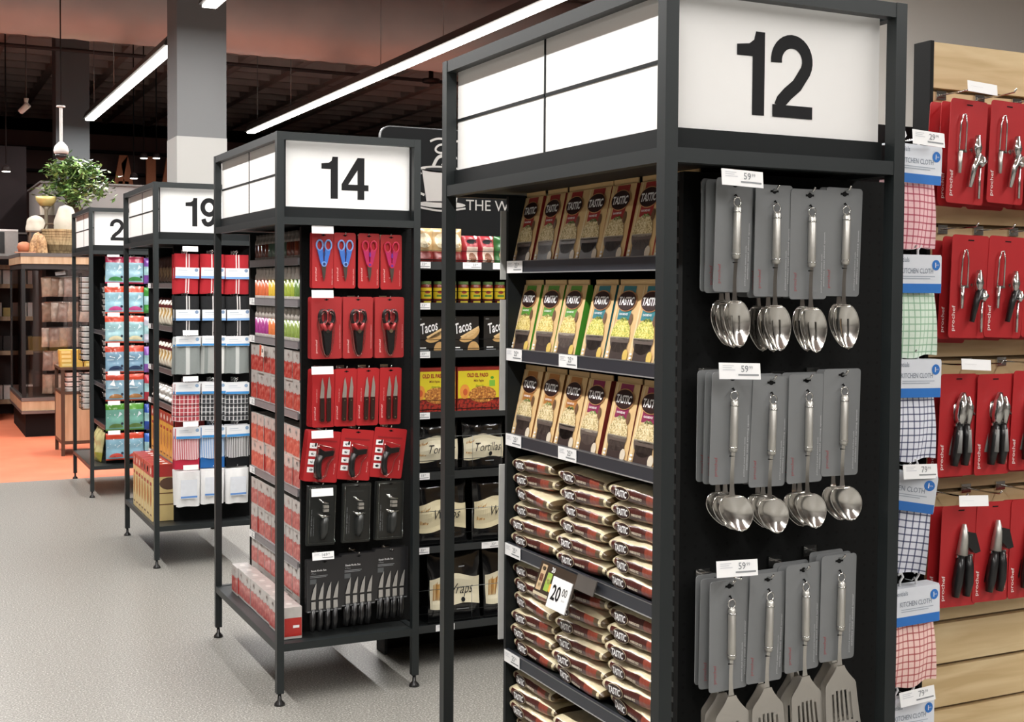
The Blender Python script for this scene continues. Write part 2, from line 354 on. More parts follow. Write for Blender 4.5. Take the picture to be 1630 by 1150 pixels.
# ------------------------------------------------------------------ sign numerals
def digit(mb,ch,x,z,h,m):
    """returns the width; strokes are polygons with the heavy weight of the aisle numerals"""
    base=mb.map
    def P(l,dy=0.):
        mb.map=lambda u,v:(base(u,v)[0],base(u,v)[1]-dy,base(u,v)[2]); mb.poly([(x+a*h,z+b*h) for a,b in l],m); mb.map=base
    if ch=='1': P([(.29,0),(.47,0),(.47,1),(.335,1),(.31,.9),(.24,.85),(.06,.83),(.06,.70),(.29,.70)]); return .56*h
    if ch=='4': P([(.40,0),(.575,0),(.575,1),(.40,1)]); P([(.0,.21),(.40,.21),(.40,.355),(.0,.355)]); P([(.575,.21),(.68,.21),(.68,.355),(.575,.355)]); P([(.0,.355),(.17,.355),(.40,.70),(.40,1)]); return .7*h
    if ch=='2':
        c=[(.32+.235*math.cos(R(a)),.69+.235*math.sin(R(a))) for a in range(188,-31,-12)]+[(.40,.40),(.26,.29),(.17,.20),(.14,.13)]
        for q in ribbon(c,.165): P(q)
        P([(.03,0),(.64,0),(.64,.15),(.03,.15)],.0005); return .68*h
    if ch=='9':
        c=[(.32+.225*math.cos(R(a)),.68+.25*math.sin(R(a))) for a in range(0,373,12)]
        for q in ribbon(c,.165): P(q)
        c=[(.55,.7),(.555,.55),(.54,.40),(.50,.27),(.44,.16),(.36,.10),(.28,.08),(.20,.105),(.15,.17),(.12,.27)]
        for q in ribbon(c,.165): P(q,.0005)
        return .68*h
FP=.027   # post width
def display_frame(X0,Y0,W,D,digits,dx,lab):
    t=empty('aisle_end_stand',(X0,Y0,0),lab,'display stand',group='black stands with numbered headers')
    for px,py in ((0,0),(W-FP,0),(0,D-FP),(W-FP,D-FP)):
        a=MB(); a.box(px,py,.045,px+FP,py+FP,2.1,FRAME); p=obj('post',a,t)
        a=MB(); cx,cy=px+FP/2,py+FP/2; a.lathe([(.021,0),(.019,.008),(.008,.02),(.006,.05)],cx,cy,BLKPL,14); obj('levelling_foot',a,p)
    e=.001
    for z0,z1,nm in ((2.0715,2.0995,'top_rail'),(1.7655,1.792,'header_rail'),(.2,.228,'deck_rail')):
        a=MB(); a.box(FP-e,.001,z0,W-FP+e,FP-.001,z1,FRAME); a.box(FP-e,D-FP+.001,z0,W-FP+e,D-.001,z1,FRAME)
        a.box(.001,FP-e,z0,FP-.001,D-FP+e,z1,FRAME); a.box(W-FP+.001,FP-e,z0,W-.001,D-FP+e,z1,FRAME); obj(nm,a,t)
    a=MB(); a.box(FP,FP,.212,W-FP,D-FP,.226,C('#2b2e2e',.45,.3)); obj('deck_tray',a,t)
    a=MB(); a.box(.034,.05,1.775,W-.034,D-.034,1.789,FRAMED); a.box(.036,.056,1.79,W-.034,D-.04,2.085,FRAMED) ; obj('header_box',a,t)
    # front number panel, standing back behind the rails
    a=MB(); a.box(FP+.002,.045,1.832,W-FP-.002,.055,2.085,WHITE); fp=obj('number_panel',a,t)
    a=MB(); a.map=lambda x,z:(x,.0442,z); x=dx
    for ch in digits: x+=digit(a,ch,x,1.867,.156,INK)
    obj('numeral',a,fp,'black numeral on the white panel')
    a=MB(); a.box(FP+.001,.034,1.79,W-FP-.001,.046,1.832,FRAMED); obj('panel_lip',a,t)
    a=MB(); a.box(.022,FP+.001,1.79,.034,D-FP-.001,1.83,FRAMED); obj('panel_lip',a,t)
    # side header: four white cells split by dark bars
    ys=[FP+.002,.5175,.5235,D-FP-.002]
    for (ya,yb) in ((ys[0],ys[1]),(ys[2],ys[3])):
        for za,zb in ((1.831,1.95),(1.957,2.085)):
            a=MB(); a.box(.030,ya,za,.035,yb,zb,WHITE); obj('white_cell',a,t)
    a=MB(); a.box(.028,ys[0],1.95,.036,ys[3],1.957,FRAMED); a.box(.028,ys[1],1.83,.036,ys[2],2.085,FRAMED); obj('cell_divider',a,t)
    a=MB(); a.box(.034,FP,1.8,.04,D-FP,2.085,FRAMED); obj('cell_backing',a,t)
    return t
U={'12':(1.2148,1.8846),'14':(1.2186,4.4536),'19':(1.2201,6.9328),'2':(1.2115,9.4504)}
FW,FD=.557,1.02
display_frame(*U['12'],FW,FD,'12',.175,'large black metal stand headed with number 12')
display_frame(*U['14'],FW,FD,'14',.17,'black metal stand headed with number 14')
display_frame(*U['19'],FW,FD,'19',.17,'black metal stand headed with number 19')
display_frame(*U['2'],FW,FD,'2',.15,'farthest black stand, headed with a number beginning in 2')
RAILM=C('#3b3e46',.35,.3,.08,10); TICKET=PAPER
def end_unit(key,rails,lab,rail_col=RAILM):
    """shelves facing the main aisle and a black pegboard facing the side aisle, inside the frame"""
    X0,Y0=U[key]; ox=X0-1.2148; oy=Y0-1.8846
    t=empty('shelving_unit',(1.345+ox,2.02+oy,.226),lab,'shelving unit',group='black shelving units inside the numbered frames')
    def P(m): m.M=Matrix.Translation((-1.345,-2.02,-.226)); return m
    a=P(MB()); a.box(1.345,2.02,.2265,(1.9 if key=='12' else 1.795),2.035,1.765,PEG); obj('pegboard',a,t)
    a=P(MB()); a.box(1.350,2.036,.2265,1.374,2.06,1.765,FRAME)
    for k in range(50):
        z=.26+k*.03; a.box(1.3492,2.043,z,1.3502,2.05,z+.018,BLK)
    obj('slotted_upright',a,t)
    a=P(MB()); a.box(1.345,2.79,.2265,1.76,2.802,1.765,FRAMED); obj('side_panel',a,t)
    a=P(MB()); a.box(1.748,2.04,.2265,1.762,2.79,1.765,BLK); obj('back_panel',a,t)
    for zt in rails:
        a=P(MB()); a.box(1.352,2.06,zt-.020,1.748,2.789,zt-.006,FRAMED); s=obj('shelf',a,t)
        a=P(MB()); a.box(1.343,2.062,zt-.029,1.352,2.789,zt,rail_col); a.box(1.3422,2.062,zt-.0305,1.344,2.789,zt-.028,C('#b9babb',.3,.5)); a.box(1.3422,2.062,zt-.002,1.344,2.789,zt,C('#8a8b8c',.3,.5)); obj('price_rail',a,s)
    return t
R12=(1.606,1.391,1.181,.908,.640,.372)
R14=(1.651,1.491,1.331,1.062,.767,.487)
R19=(1.555,1.311,1.066,.864,.549)
end_unit('12',R12,'black shelving unit of rice packs under the 12 header')
end_unit('14',R14,'black shelving unit of bottles and red cartons under the 14 header',C('#8a8689',.4,.2))
end_unit('19',R19,'black shelving unit of snacks and towels under the 19 header',C('#6a6060',.4,.2))
end_unit('2',(1.2,.8,.5),'black shelving unit of tubs and bags in the farthest frame')
# ------------------------------------------------------------------ price tickets
def ticket_kind(w,h,big=None,small=None):
    a=MB(); a.box(0,-.001,-h,w,0,0,TICKET); a.map=lambda x,z:(x,-.0016,z)
    if big:
        a.text(big,w*.70,-h*.36,h*.42,GREYINK,bold=.01,align='r'); a.text(small,w*.72,-h*.28,h*.2,GREYINK,align='l')
        a.rect(w*.45,-h*.78,w*.95,-h*.68,GREYINK); a.rect(w*.08,-h*.2,w*.35,-h*.16,C('#c9cbd0')); a.rect(w*.08,-h*.32,w*.3,-h*.28,C('#c9cbd0')); a.rect(w*.08,-h*.45,w*.38,-h*.41,C('#c9cbd0'))
    else: a.rect(w*.1,-h*.5,w*.5,-h*.46,C('#e2e2e4'))
    return Kind(('ticket',a))
TK=ticket_kind(.085,.029,'25','99')
def side_ticket(x,y,ztop,lab,k=TK): return place(k,'price_ticket',(x,y,ztop),lab,'price ticket','price tickets on shelf edges',rot=(0,0,-PI/2))
RN=[q+' shelf, 12 stand' for q in ('first','second','third','fourth','fifth')]
for i,z in enumerate(R12[:5]): side_ticket(1.3412,2.788,z-.001,'white price ticket at the left end of the '+RN[i])
side_ticket(1.3412,2.512,R12[1]-.001,'white price ticket between green and teal pouches, second shelf, 12 stand')
side_ticket(1.3412,2.512,R12[2]-.001,'white price ticket between orange and purple pouches, third shelf, 12 stand')
# promotional card on the fourth rail
k=Kind(); a=MB(); a.box(0,-.002,-.078,.172,0,0,C('#3f342a',.35,0,.2,20,.5)); a.box(.172,-.0025,-.030,.255,.0,.004,C('#5a5652',.3)); k.add('promo_card',a)
a=MB(); a.map=lambda x,z:(x,-.0026,z)
a.rect(.0,-.078,.07,-.071,C('#c9bda0')); a.poly([(.006,-.066),(.030,-.066),(.036,-.006),(.012,-.006)],C('#cdb18a')); a.ell(.023,-.015,.009,.005,INK); a.rect(.012,-.045,.028,-.028,C('#8c2f26')); a.ell(.020,-.054,.008,.006,C('#e0cfa4'))
a.poly([(.042,-.062),(.064,-.062),(.068,-.020),(.046,-.020)],C('#9dbb4e')); a.ell(.056,-.038,.008,.008,C('#e7dc8c')); a.ell(.072,-.052,.010,.010,C('#e8b04c')); a.text('20',.066,-.011,.012,PAPER,bold=.02); k.add('printed_pictures',a)
a=MB(); a.box(.078,-.005,-.092,.166,-.0028,-.022,PAPER); a.map=lambda x,z:(x,-.0056,z); a.text('20',.108,-.056,.036,INK,w=.040,bold=.02); a.text('00',.145,-.048,.018,INK,w=.022,bold=.0); a.text('EACH',.146,-.066,.004,GREYINK); k.add('price_card',a,-1,'white price card reading 20 00')
o=place(k,'promotion_card',(1.336,2.575,.905),'angled promotion card reading 20 00 clipped on the fourth shelf, 12 stand','price card',rot=(0,0,0)); o.rotation_euler=Matrix.Rotation(-PI/2,3,'Z').__matmul__(Matrix.Rotation(R(-18),3,'X')).to_euler()
# ------------------------------------------------------------------ rice mix pouches
def pouch_carton(band,side,food,dark='#3a2c28'):
    w,h,d0,d1=.1065,.174,.062,.012; sl=.036
    a=MB(); KR=C('#dcb983',.6,0,.08,15,.2); hw=w/2
    ln=math.hypot(sl,h)
    # wedge: front leans back, back upright
    v=[(-hw,0,0),(hw,0,0),(hw,d0,0),(-hw,d0,0),(-hw+.003,sl,h-.012),(hw-.003,sl,h-.012),(hw-.003,sl+d1,h-.012),(-hw+.003,sl+d1,h-.012)]
    SD=C(side,.5); a.add(v,[(3,2,1,0),(0,1,5,4),(1,2,6,5),(2,3,7,6),(3,0,4,7),(4,5,6,7)],[KR,KR,SD,KR,SD,KR])
    a.box(-hw+.003,sl+.003,h-.013,hw-.003,sl+.006,h,KR)
    a.map=lambda x,z:(x,z/(h-.012)*sl-.0008-(z>.155)*.0,z)
    BD=C(band,.45,0,.05,20,.2); zt=h-.014
    a.poly([(-.030,.088),(.022,.088),(.026,zt),(-.026,zt)],BD)
    a.poly([(-hw+.004,.0),(-hw+.014,.0),(-hw+.016,zt),(-hw+.012,zt)],C('#e4cda0'))
    a.map=lambda x,z:(x,z/(h-.012)*sl-.0014,z)
    a.poly([(-.032,.001),(.036,.001),(.034,.040),(-.032,.040)],C(dark,.4)); 
    a.ell(-.002,.050,.040,.032,C('#5f524b',.4),18,0,180,360)
    a.ell(-.002,.050,.041,.004,C('#a79c8e',.4),18)
    a.map=lambda x,z:(x,z/(h-.012)*sl-.002,z)
    a.ell(-.002,.052,.039,.040,speck('food_'+food,[(.35,{'y':'#a98f3e','g':'#8a9a3a','c':'#9a8452'}[food]),(.5,{'y':'#e6cf7a','g':'#dccf62','c':'#dcc794'}[food]),(.65,{'y':'#f3e6b0','g':'#efe8a0','c':'#f0e4c4'}[food])],260,.6),18,0,0,180)
    for q in range(5): a.ell(-.012+q*.006,.088+.003*(q%2),.004,.003,C('#5b8a35'),6)
    a.ell(.028,.09,.007,.013,C('#6b4a30'),10); a.ell(.034,.014,.011,.013,C('#d9cdb8' if food=='c' else '#d8b95c'),10); a.rect(-.045,.008,-.036,.012,PAPER); a.rect(-.045,.016,-.036,.02,PAPER)
    a.ell(-.001,.128,.040,.0225,C('#c08a5a',.4),24); a.map=lambda x,z:(x,z/(h-.012)*sl-.0026,z); a.ell(-.001,.128,.0375,.0205,C('#2b1512',.35),24)
    a.map=lambda x,z:(x,z/(h-.012)*sl-.0032,z)
    a.text('TASTIC',-.001,.128,.018,PAPER,w=.062,bold=.03,shear=.15); a.text('FLAVOURED RICE',-.003,.100,.0045,PAPER,w=.034,bold=.02)
    return Kind(('pouch',a))
PK={'red':pouch_carton('#a3302c','#a3302c','c','#3a3434'),'green':pouch_carton('#5f9c3b','#4f9a2c','y'),'teal':pouch_carton('#2a7d88','#246a70','g'),'orange':pouch_carton('#b77a3c','#8d5a2c','c'),'purple':pouch_carton('#8c2450','#7a2a22','c')}
YS=[[2.796,2.686,2.576,2.471,2.366,2.253,2.146],[2.8,2.688,2.577,2.452,2.343,2.243,2.14],[2.790,2.682,2.572,2.464,2.348,2.236,2.132]]
CS=[['red']*7,['green']*3+['teal']*4,['orange']*3+['purple']*4]
for r in range(3):
    n=len(YS[r])
    for i,y in enumerate(YS[r]):
        col=CS[r][i]; same=[j for j in range(n) if CS[r][j]==col]; q=same.index(i)
        lab=f'brown rice pouch with {col} band, {pos(i,n)}, {ORD[r]} shelf, 12 stand'
        place(PK[col],'rice_pouch',(1.356+random.uniform(-.002,.003),y-.0545,R12[r]-.0058),lab,'rice pouch','rice pouches on the top three shelves',rot=(0,0,-PI/2+random.uniform(-.03,.03)))
# ------------------------------------------------------------------ rice bags
def rice_bag(seed):
    rn=random.Random(seed); L,Dp,T=.225,.125,.040
    CR=C('#e3d6b2',.30,0,.16,45,.5,.9); BR=C('#4a1f1a',.3,0,.3,40,.5,.7); RD=C('#8c4030',.3,0,.3,45,.5,.7); DK=C('#5a4830',.35,0,.5,30,.5,.9)
    ph=rn.uniform(0,6)
    def surf(t,th,e=0.):
        """t -1..1 along, th angle, 0 = towards the viewer (-y), pi/2 = up"""
        k=max(0.,1-abs(t)**(3.6 if t<0 else 4.6)); k=k**.5; wob=1+.07*math.sin(6*t+ph)+.04*math.sin(11*t+2*ph)+.03*math.sin(17*t+3*th)
        h=T/2*k*wob+.0018; d=Dp/2*(.80+.20*k)
        c,s=math.cos(th),math.sin(th)
        cc=math.copysign(abs(c)**.62,c); ss=math.copysign(abs(s)**.8,s)
        return (t*L/2,-cc*(d+e)+.062,ss*(h+e)+T/2)
    def mf(u,v):
        t=u*2-1; th=(v*2*PI)
        if th>PI: th-=2*PI
        if abs(t)>.965: return DK
        if -1.25<th<.42:
            if -.78<t<.40: return BR
            if .40<=t<.74: return RD
            if .74<=t<.86: return DK
        return CR
    a=MB(); nv=28
    a.grid(lambda u,v:surf(u*2-1,(v%1)*2*PI),30,nv,mf)
    for sg in (-1,1): a.add([surf(sg,2*PI*k/nv) for k in range(nv)],[tuple(range(nv))],DK)
    for sg in (-1,1):
        a.add([(sg*L/2,.02,T/2-.003),(sg*L/2,.10,T/2+.002),(sg*(L/2+.014),.105,T/2-.009),(sg*(L/2+.012),.018,T/2+.004)],[(0,1,2,3)],DK)
    F0=lambda e:(lambda x,z:(x,surf(x/(L/2),.0,e)[1],T/2+z)); a.map=F0(.0012); a.ell(-.044,-.001,.031,.0142,C('#d9c9a8',.4),22)
    a.map=F0(.0018); a.ell(-.044,-.001,.0298,.0130,C('#2a1210',.35),22)
    a.map=F0(.0028); a.text('TASTIC',-.044,-.001,.0150,PAPER,w=.046,bold=.035,shear=.15); a.text('PARBOILED RICE',.014,-.002,.005,C('#e8dcc4'),w=.040,bold=.02)
    a.map=None
    return Kind(('bag',a))
RB=[rice_bag(s) for s in (1,2,3,4)]
cols=[('left',2.682),('middle',2.443),('right',2.208)]
for si,(zr,nb,dz) in enumerate(((R12[3],(6,6,6),.0375),(R12[4],(6,6,6),.0385),(R12[5],(6,5,5),.0375),(.232,(2,2,2),.0385))):
    sh=['fourth shelf','fifth shelf','sixth shelf','bottom deck'][si]
    for ci,(cn,yc) in enumerate(cols):
        for j in range(nb[ci]):
            place(random.choice(RB),'rice_bag',(1.352+random.uniform(-.004,.007),yc+random.uniform(-.006,.006),zr-.006+j*dz),f'cream rice bag, {vpos(j,nb[ci])} of the {cn} stack, {sh}, 12 stand','rice bag','bags of rice stacked under the 12 header',rot=(random.uniform(-.07,.07),random.uniform(-.05,.05),-PI/2+random.uniform(-.09,.09)))
# white strips at the far side of the unit
for z0,z1,l in ((1.56,1.73,'upper white plastic strip on the far upright left of the rice pouches'),(1.235,1.51,'middle white plastic strip on the far upright left of the rice pouches'),(.66,1.10,'lower white plastic strip on the far upright left of the rice bags')):
    a=MB(); a.box(-.012,-.0015,0,.012,.0015,z1-z0,C('#b9b9b6',.5)); tag(obj('price_strip',a,loc=(1.343,2.806,z0)),l,'price strip',group='white strips on the far upright of the 12 stand')
# ------------------------------------------------------------------ hooks and hanging tickets
def hook_kind(L,tick=False):
    k=Kind(); a=MB(); a.box(-.016,-.004,-.018,.016,0,.004,CHROME); a.box(-.012,-.008,-.012,.012,-.004,-.004,CHROME); k.add('back_plate',a)
    a=MB(); a.tube([(0,-.004,-.006),(0,-L*.6,-.006),(0,-L+.008,-.004),(0,-L,.004)],.0022,CHROME,6); k.add('prong',a)
    if tick: a=MB(); a.tube([(-.004,-.004,.002),(-.004,-L*.6,.008),(-.004,-L-.025,.012)],.0016,CHROME,6); k.add('ticket_arm',a)
    return k
HK={}
def hook(x,y,z,L,lab,grp,tick=False):
    key=(round(L,3),tick)
    if key not in HK: HK[key]=hook_kind(L,tick)
    return place(HK[key],'display_hook',(x,y,z),lab,'display hook',grp)
TG={}
def hang_ticket(x,y,z,w,h,lab,big=None,small='99',grp='white price tickets on the hanging displays',tilt=.0):
    key=(w,h,big)
    if key not in TG: TG[key]=ticket_kind(w,h,big,small)
    return place(TG[key],'price_ticket',(x,y,z),lab,'price ticket',grp,rot=(R(-8),tilt,0))
# ------------------------------------------------------------------ carded steel utensils
def utensil(kind):
    k=Kind(); GC=C('#77797a',.55,0,.04,6); w,h=.090,.212
    a=MB(); a.rbox(-w/2,0,-h,w/2,.0012,0,GC,.007); a.map=lambda x,z:(x,-.0004,z)
    a.rect(-.010,-.014,.010,-.010,BLK); a.ell(0,-.012,.006,.005,BLK,10)
    T=C('#c9cacb',.5)
    a.text('prochef',-.031,-.178,.009,C('#96484c',.5),w=.036,rot=PI/2,bold=.0)
    a.text('stainless steel '+{'slot':'slotted spoon','spoon':'serving spoon','turner':'slotted turner'}[kind],.038,-.135,.0042,T,w=.105,rot=PI/2)
    a.text('polished steel kitchen tools',.032,-.162,.0036,T,w=.075,rot=PI/2)
    k.add('backing_card',a)
    a=MB(); a.tube([(0,-.008,-.052),(0,-.009,-.056),(0,-.010,-.145),(0,-.010,-.15)],[.0055,.0072,.0078,.006],STEEL,16)
    a.tube([(0,-.0095,-.061),(0,-.0095,-.063)],.0082,CHROME,16); a.tube([(0,-.010,-.140),(0,-.010,-.142)],.0084,CHROME,16); k.add('handle',a)
    a=MB(); a.tube([(.0085*math.sin(2*PI*i/14),-.008,-.044+.0085*math.cos(2*PI*i/14)) for i in range(14)],.0016,CHROME,6,True); a.tube([(0,-.008,-.0355),(0,-.003,-.03),(0,0,-.032)],.0015,BLK,6); k.add('hanging_ring',a)
    a=MB(); a.tube([(-.009,-.012,-.157),(0,-.0175,-.157),(.009,-.012,-.157),(0,-.006,-.157)],.0014,BLK,6,True); k.add('cable_tie',a)
    a=MB(); SP=C('#e2e0dc',.16,1,.04,8)
    end={'slot':-.232,'spoon':-.236,'turner':-.222}[kind]
    a.grid(lambda u,v:((u-.5)*(.0085+.006*v**6),-.010+.002*math.sin(v*PI),-.148+(end+.148)*v),3,8,lambda u,v:SP); k.add('shank',a)
    a=MB()
    if kind!='turner':
        Lb,Wb,TL=(.088,.064,.16) if kind=='slot' else (.070,.074,.34)
        def f(u,v):
            z=v; wd=math.sin(PI*min(1,(.04+.96*z)**.78))**.62 if z<1 else 0
            s=(u-.5)*2; dep=.014*math.sin(PI*z)**.8*(1-s*s)
            return (s*wd*Wb/2+TL*z*Lb,-.012+dep-.012*z*(1-z)*0,end+.004-z*Lb)
        nu,nv=16,22; vs=[f(i/nu,j/nv) for j in range(nv+1) for i in range(nu+1)]; fs=[]
        for j in range(nv):
            for i in range(nu):
                u=(i+.5)/nu; v=(j+.5)/nv
                if kind=='slot' and .32<v<.74 and i in (4,7,8,11)[0:4] and (i!=8) : continue
                fs.append((j*(nu+1)+i,j*(nu+1)+i+1,(j+1)*(nu+1)+i+1,(j+1)*(nu+1)+i))
        b=[(x,y+.0012,z) for x,y,z in vs]; a.add(vs,fs,SP,True); a.add(b,[tuple(reversed(q)) for q in fs],SP,True)
        rim=[f(0,j/nv) for j in range(1,nv)]+[f(1,j/nv) for j in range(nv-1,0,-1)]; a.tube(rim,.0011,SP,5,True)
        k.add('spoon_bowl',a)
    else:
        Lb,Wt,Wm=.128,.02,.088
        def f(u,v):
            wd=(Wt+(.078-Wt)*min(1,(v/.27))**1.3) if v<.27 else .078+.012*(v-.27)/.73
            if v>.97: wd*=.95
            return ((u-.5)*wd,-.012-.016*v**1.5,end+.002-v*Lb)
        nu,nv=15,24; vs=[f(i/nu,j/nv) for j in range(nv+1) for i in range(nu+1)]; fs=[]
        for j in range(nv):
            for i in range(nu):
                v=(j+.5)/nv
                if i in (3,5,7,9,11) and (.36+.03*abs(i-7)/2)<v<.82: continue
                if .88<v<.93 and i%2==1 and 0<i<14: continue
                fs.append((j*(nu+1)+i,j*(nu+1)+i+1,(j+1)*(nu+1)+i+1,(j+1)*(nu+1)+i))
        TS=C('#dad6cf',.32,.9,.08,10)
        b=[(x,y+.0014,z) for x,y,z in vs]; a.add(vs,fs,TS,True); a.add(b,[tuple(reversed(q)) for q in fs],TS,True); k.add('turner_blade',a)
    return k
UK={q:utensil(q) for q in ('slot','spoon','turner')}
CX4=(1.397,1.486,1.572,1.660)
names=[('slot','carded steel slotted spoon','slotted spoon',1.752,1.742,(3,3,2,2),'top'),('spoon','carded steel serving spoon','serving spoon',1.400,1.382,(3,3,3,2),'middle'),('turner','carded steel slotted turner','spatula',1.036,1.016,(3,2,3,3),'lowest')]
for kd,nm,cat,zp,zc,cnt,rown in names:
    for c,x in enumerate(CX4):
        z=zc+(.004,-.006,-.006,.0)[c] if kd!='turner' else zc+(-.022,-.02,-.012,.002)[c]
        hook(x,2.019,z-.004,.11,f'chrome hook of the {pos(c,4)} column of {cat}s, {rown} row, 12 stand','hooks on the pegboard of the 12 stand',c==0)
        for j in range(cnt[c]):
            yy=1.927+j*.0195
            od='frontmost' if j==0 else ('rearmost' if j==cnt[c]-1 else ('second' if j==1 else 'third'))
            place(UK[kd],'carded_'+cat.replace(' ','_'),(x+random.uniform(-.003,.003)-(0 if j==0 else .004*j*(c==0)),yy,z+random.uniform(-.003,.003)),f'{nm}, {od} on the {("first","second","third","last")[c]} hook, {rown} row, 12 stand',cat,'carded utensils of the '+rown+' row of the 12 stand',rot=(R(1),random.uniform(-.015,.015)+(.012 if c==1 else 0),random.uniform(-.04,.10)))
    hang_ticket(1.331,1.878,zp+.006,.092,.030,f'white ticket reading 59 99, {rown} row of utensils, 12 stand','59',tilt=R(2))
# ------------------------------------------------------------------ 14 pegboard
O14=(0.0038,2.569)
def card(w,h,m,t=.0012,r=.008): a=MB(); a.rbox(-w/2,0,-h,w/2,t,0,m,r); a.map=lambda x,z:(x,-.0005,z); a.rect(-.009,-.012,.009,-.009,BLK); a.ell(0,-.0105,.005,.004,BLK,8); return a
PRO=C('#f2c9c4',.5); BL=clear('clear_blister','#ffffff',.05,.08)
def brandtext(a,x,z,w,rot=PI/2,h=.008): a.text('prochef',x,z,h,PRO,w=w,rot=rot,bold=.01)
def k_scissors(col,rim,dark):
    k=Kind(); a=card(.086,.208,RED); brandtext(a,-.028,-.155,.05); a.text('kitchen scissors stainless',.034,-.165,.004,PRO,w=.06,rot=PI/2); k.add('backing_card',a)
    a=MB(); h=C(col,.35,0,.05,20,.3); r=C(rim,.35,0,.05,20,.3); dk=C(dark,.4)
    for s in(-1,1):
        pts=[(s*(.0165+.0125*math.cos(t)),-.006,-.048+.019*math.sin(t)) for t in [2*PI*i/14 for i in range(14)]]; a.tube(pts,.0034,r,7,True)
        a.prism([(s*.004,-.062),(s*.026,-.064),(s*.012,-.118),(s*.001,-.122)] if s>0 else [(-.004,-.062),(-.001,-.122),(-.012,-.118),(-.026,-.064)],-.009,-.003,h)
    a.lathe([(.010,0),(.010,.004)],0,0,r,14); 
    n=len(a.v)-28
    for i in range(n,len(a.v)): x,y,z=a.v[i]; a.v[i]=(x,-.011+z,-.118+y)
    a.map=lambda x,z:(x,-.0118,z); a.ell(0,-.118,.0055,.0055,dk,12); a.ell(0,-.08,.004,.010,dk,10); k.add('handles',a)
    a=MB(); a.prism([(-.009,-.124),(.009,-.124),(.007,-.155),(.001,-.182),(-.004,-.162)],-.007,-.004,C('#77706a',.3,.9)); a.rect(-.008,-.165,.008,-.163,PAPER); k.add('blades',a); return k
def k_shears():
    k=Kind(); a=card(.118,.232,RED2); brandtext(a,-.038,-.185,.05,h=.009); a.text('heavy duty poultry shears',.052,-.15,.004,PRO,w=.09,rot=PI/2); k.add('backing_card',a)
    a=MB(); 
    for s in(-1,1):
        pts=[(s*(.013+.014*math.cos(t)),-.011,-.075+.026*math.sin(t)) for t in [2*PI*i/14 for i in range(14)]]; a.tube(pts,.0048,BLKPL,7,True); a.tube([(x,y-.004,z) for x,y,z in pts[2:12]],.0018,RED2,5)
        a.tube([(s*.018,-.012,-.098),(s*.006,-.013,-.125)],[.006,.008],RED2,8)
    a.prism([(-.017,-.125),(.017,-.125),(.012,-.20),(.003,-.218),(-.006,-.212)],-.016,-.005,BLKPL); k.add('shears',a)
    a=MB(); a.lathe([(.008,0),(.008,.004)],0,0,CHROME,12)
    for i in range(len(a.v)): x,y,z=a.v[i]; a.v[i]=(x,-.019+z,-.128+y)
    k.add('pivot',a)
    a=MB(); a.tube([(.034*math.cos(t)*(1 if math.sin(t)>0 else .75),-.012,-.105+(.052 if math.sin(t)>0 else .118)*math.sin(t)) for t in [2*PI*i/22 for i in range(22)]],.0024,clear('blister_rim','#ffd8d4',.25,.1),6,True); k.add('blister_rim',a)
    return k
def k_knives(n,w,h,black=False):
    k=Kind()
    if not black:
        a=card(w,h,RED); brandtext(a,-.033,-.165,.05)
        a.text('paring knife set',-.027,-.10,.004,PRO,w=.05,rot=PI/2); k.add('backing_card',a)
        for i in range(n):
            x=-.008+i*.026; a=MB(); z0=-.032+i*.004
            a.prism([(x-.008,-.108),(x+.008,-.108),(x+.009,-.07),(x+.002,z0),(x-.002,z0-.012)],-.006,-.004,C('#b5aea6',.4,.6)); k.add('blade',a)
            a=MB(); a.rbox(x-.008,-.011,-.196,x+.008,-.002,-.108,C('#2a1713',.4,0,.2,40,.3),.004); b=k.add('knife_handle',a)
            a=MB(); a.map=lambda X,Z:(X,-.0116,Z)
            for zz in(-.118,-.188): a.ell(x,zz,.0028,.0028,CHROME,8)
            k.add('rivets',a,b)
    else:
        a=card(w,h,C('#242426',.3,0,.1,8,.6),r=.004); a.rect(-w/2+.003,-h+.003,w/2-.003,-h+.006,GREYINK)
        a.text('Steak Knife Set',-w/2+.045,-.042,.007,PAPER,w=.06); a.text('4 Piece',-w/2+.025,-.053,.006,GREYINK,w=.02); a.rect(-w/2+.012,-.063,-w/2+.08,-.061,GREYINK); a.rect(-w/2+.012,-.068,-w/2+.075,-.066,GREYINK); a.rect(-w/2+.012,-.092,-w/2+.036,-.074,C('#55585a')); k.add('backing_card',a)
        for i in range(n):
            x=-w/2+.024+i*(w-.022)/n; a=MB(); SL=C('#c4c2be',.35,.6)
            a.prism([(x-.009,-.150),(x+.008,-.150),(x+.010,-.120),(x+.011,-.088),(x+.000,-.112)],-.006,-.004,SL); a.prism([(x-.008,-.19),(x+.009,-.186),(x+.008,-.158),(x-.008,-.158)],-.006,-.004,SL); k.add('blade',a)
            a=MB(); a.tube([(x,-.008,-.188),(x,-.008,-.24),(x-.004,-.006,-.272)],[.008,.009,.006],BLKPL,8,flat=.5); k.add('knife_handle',a)
    return k
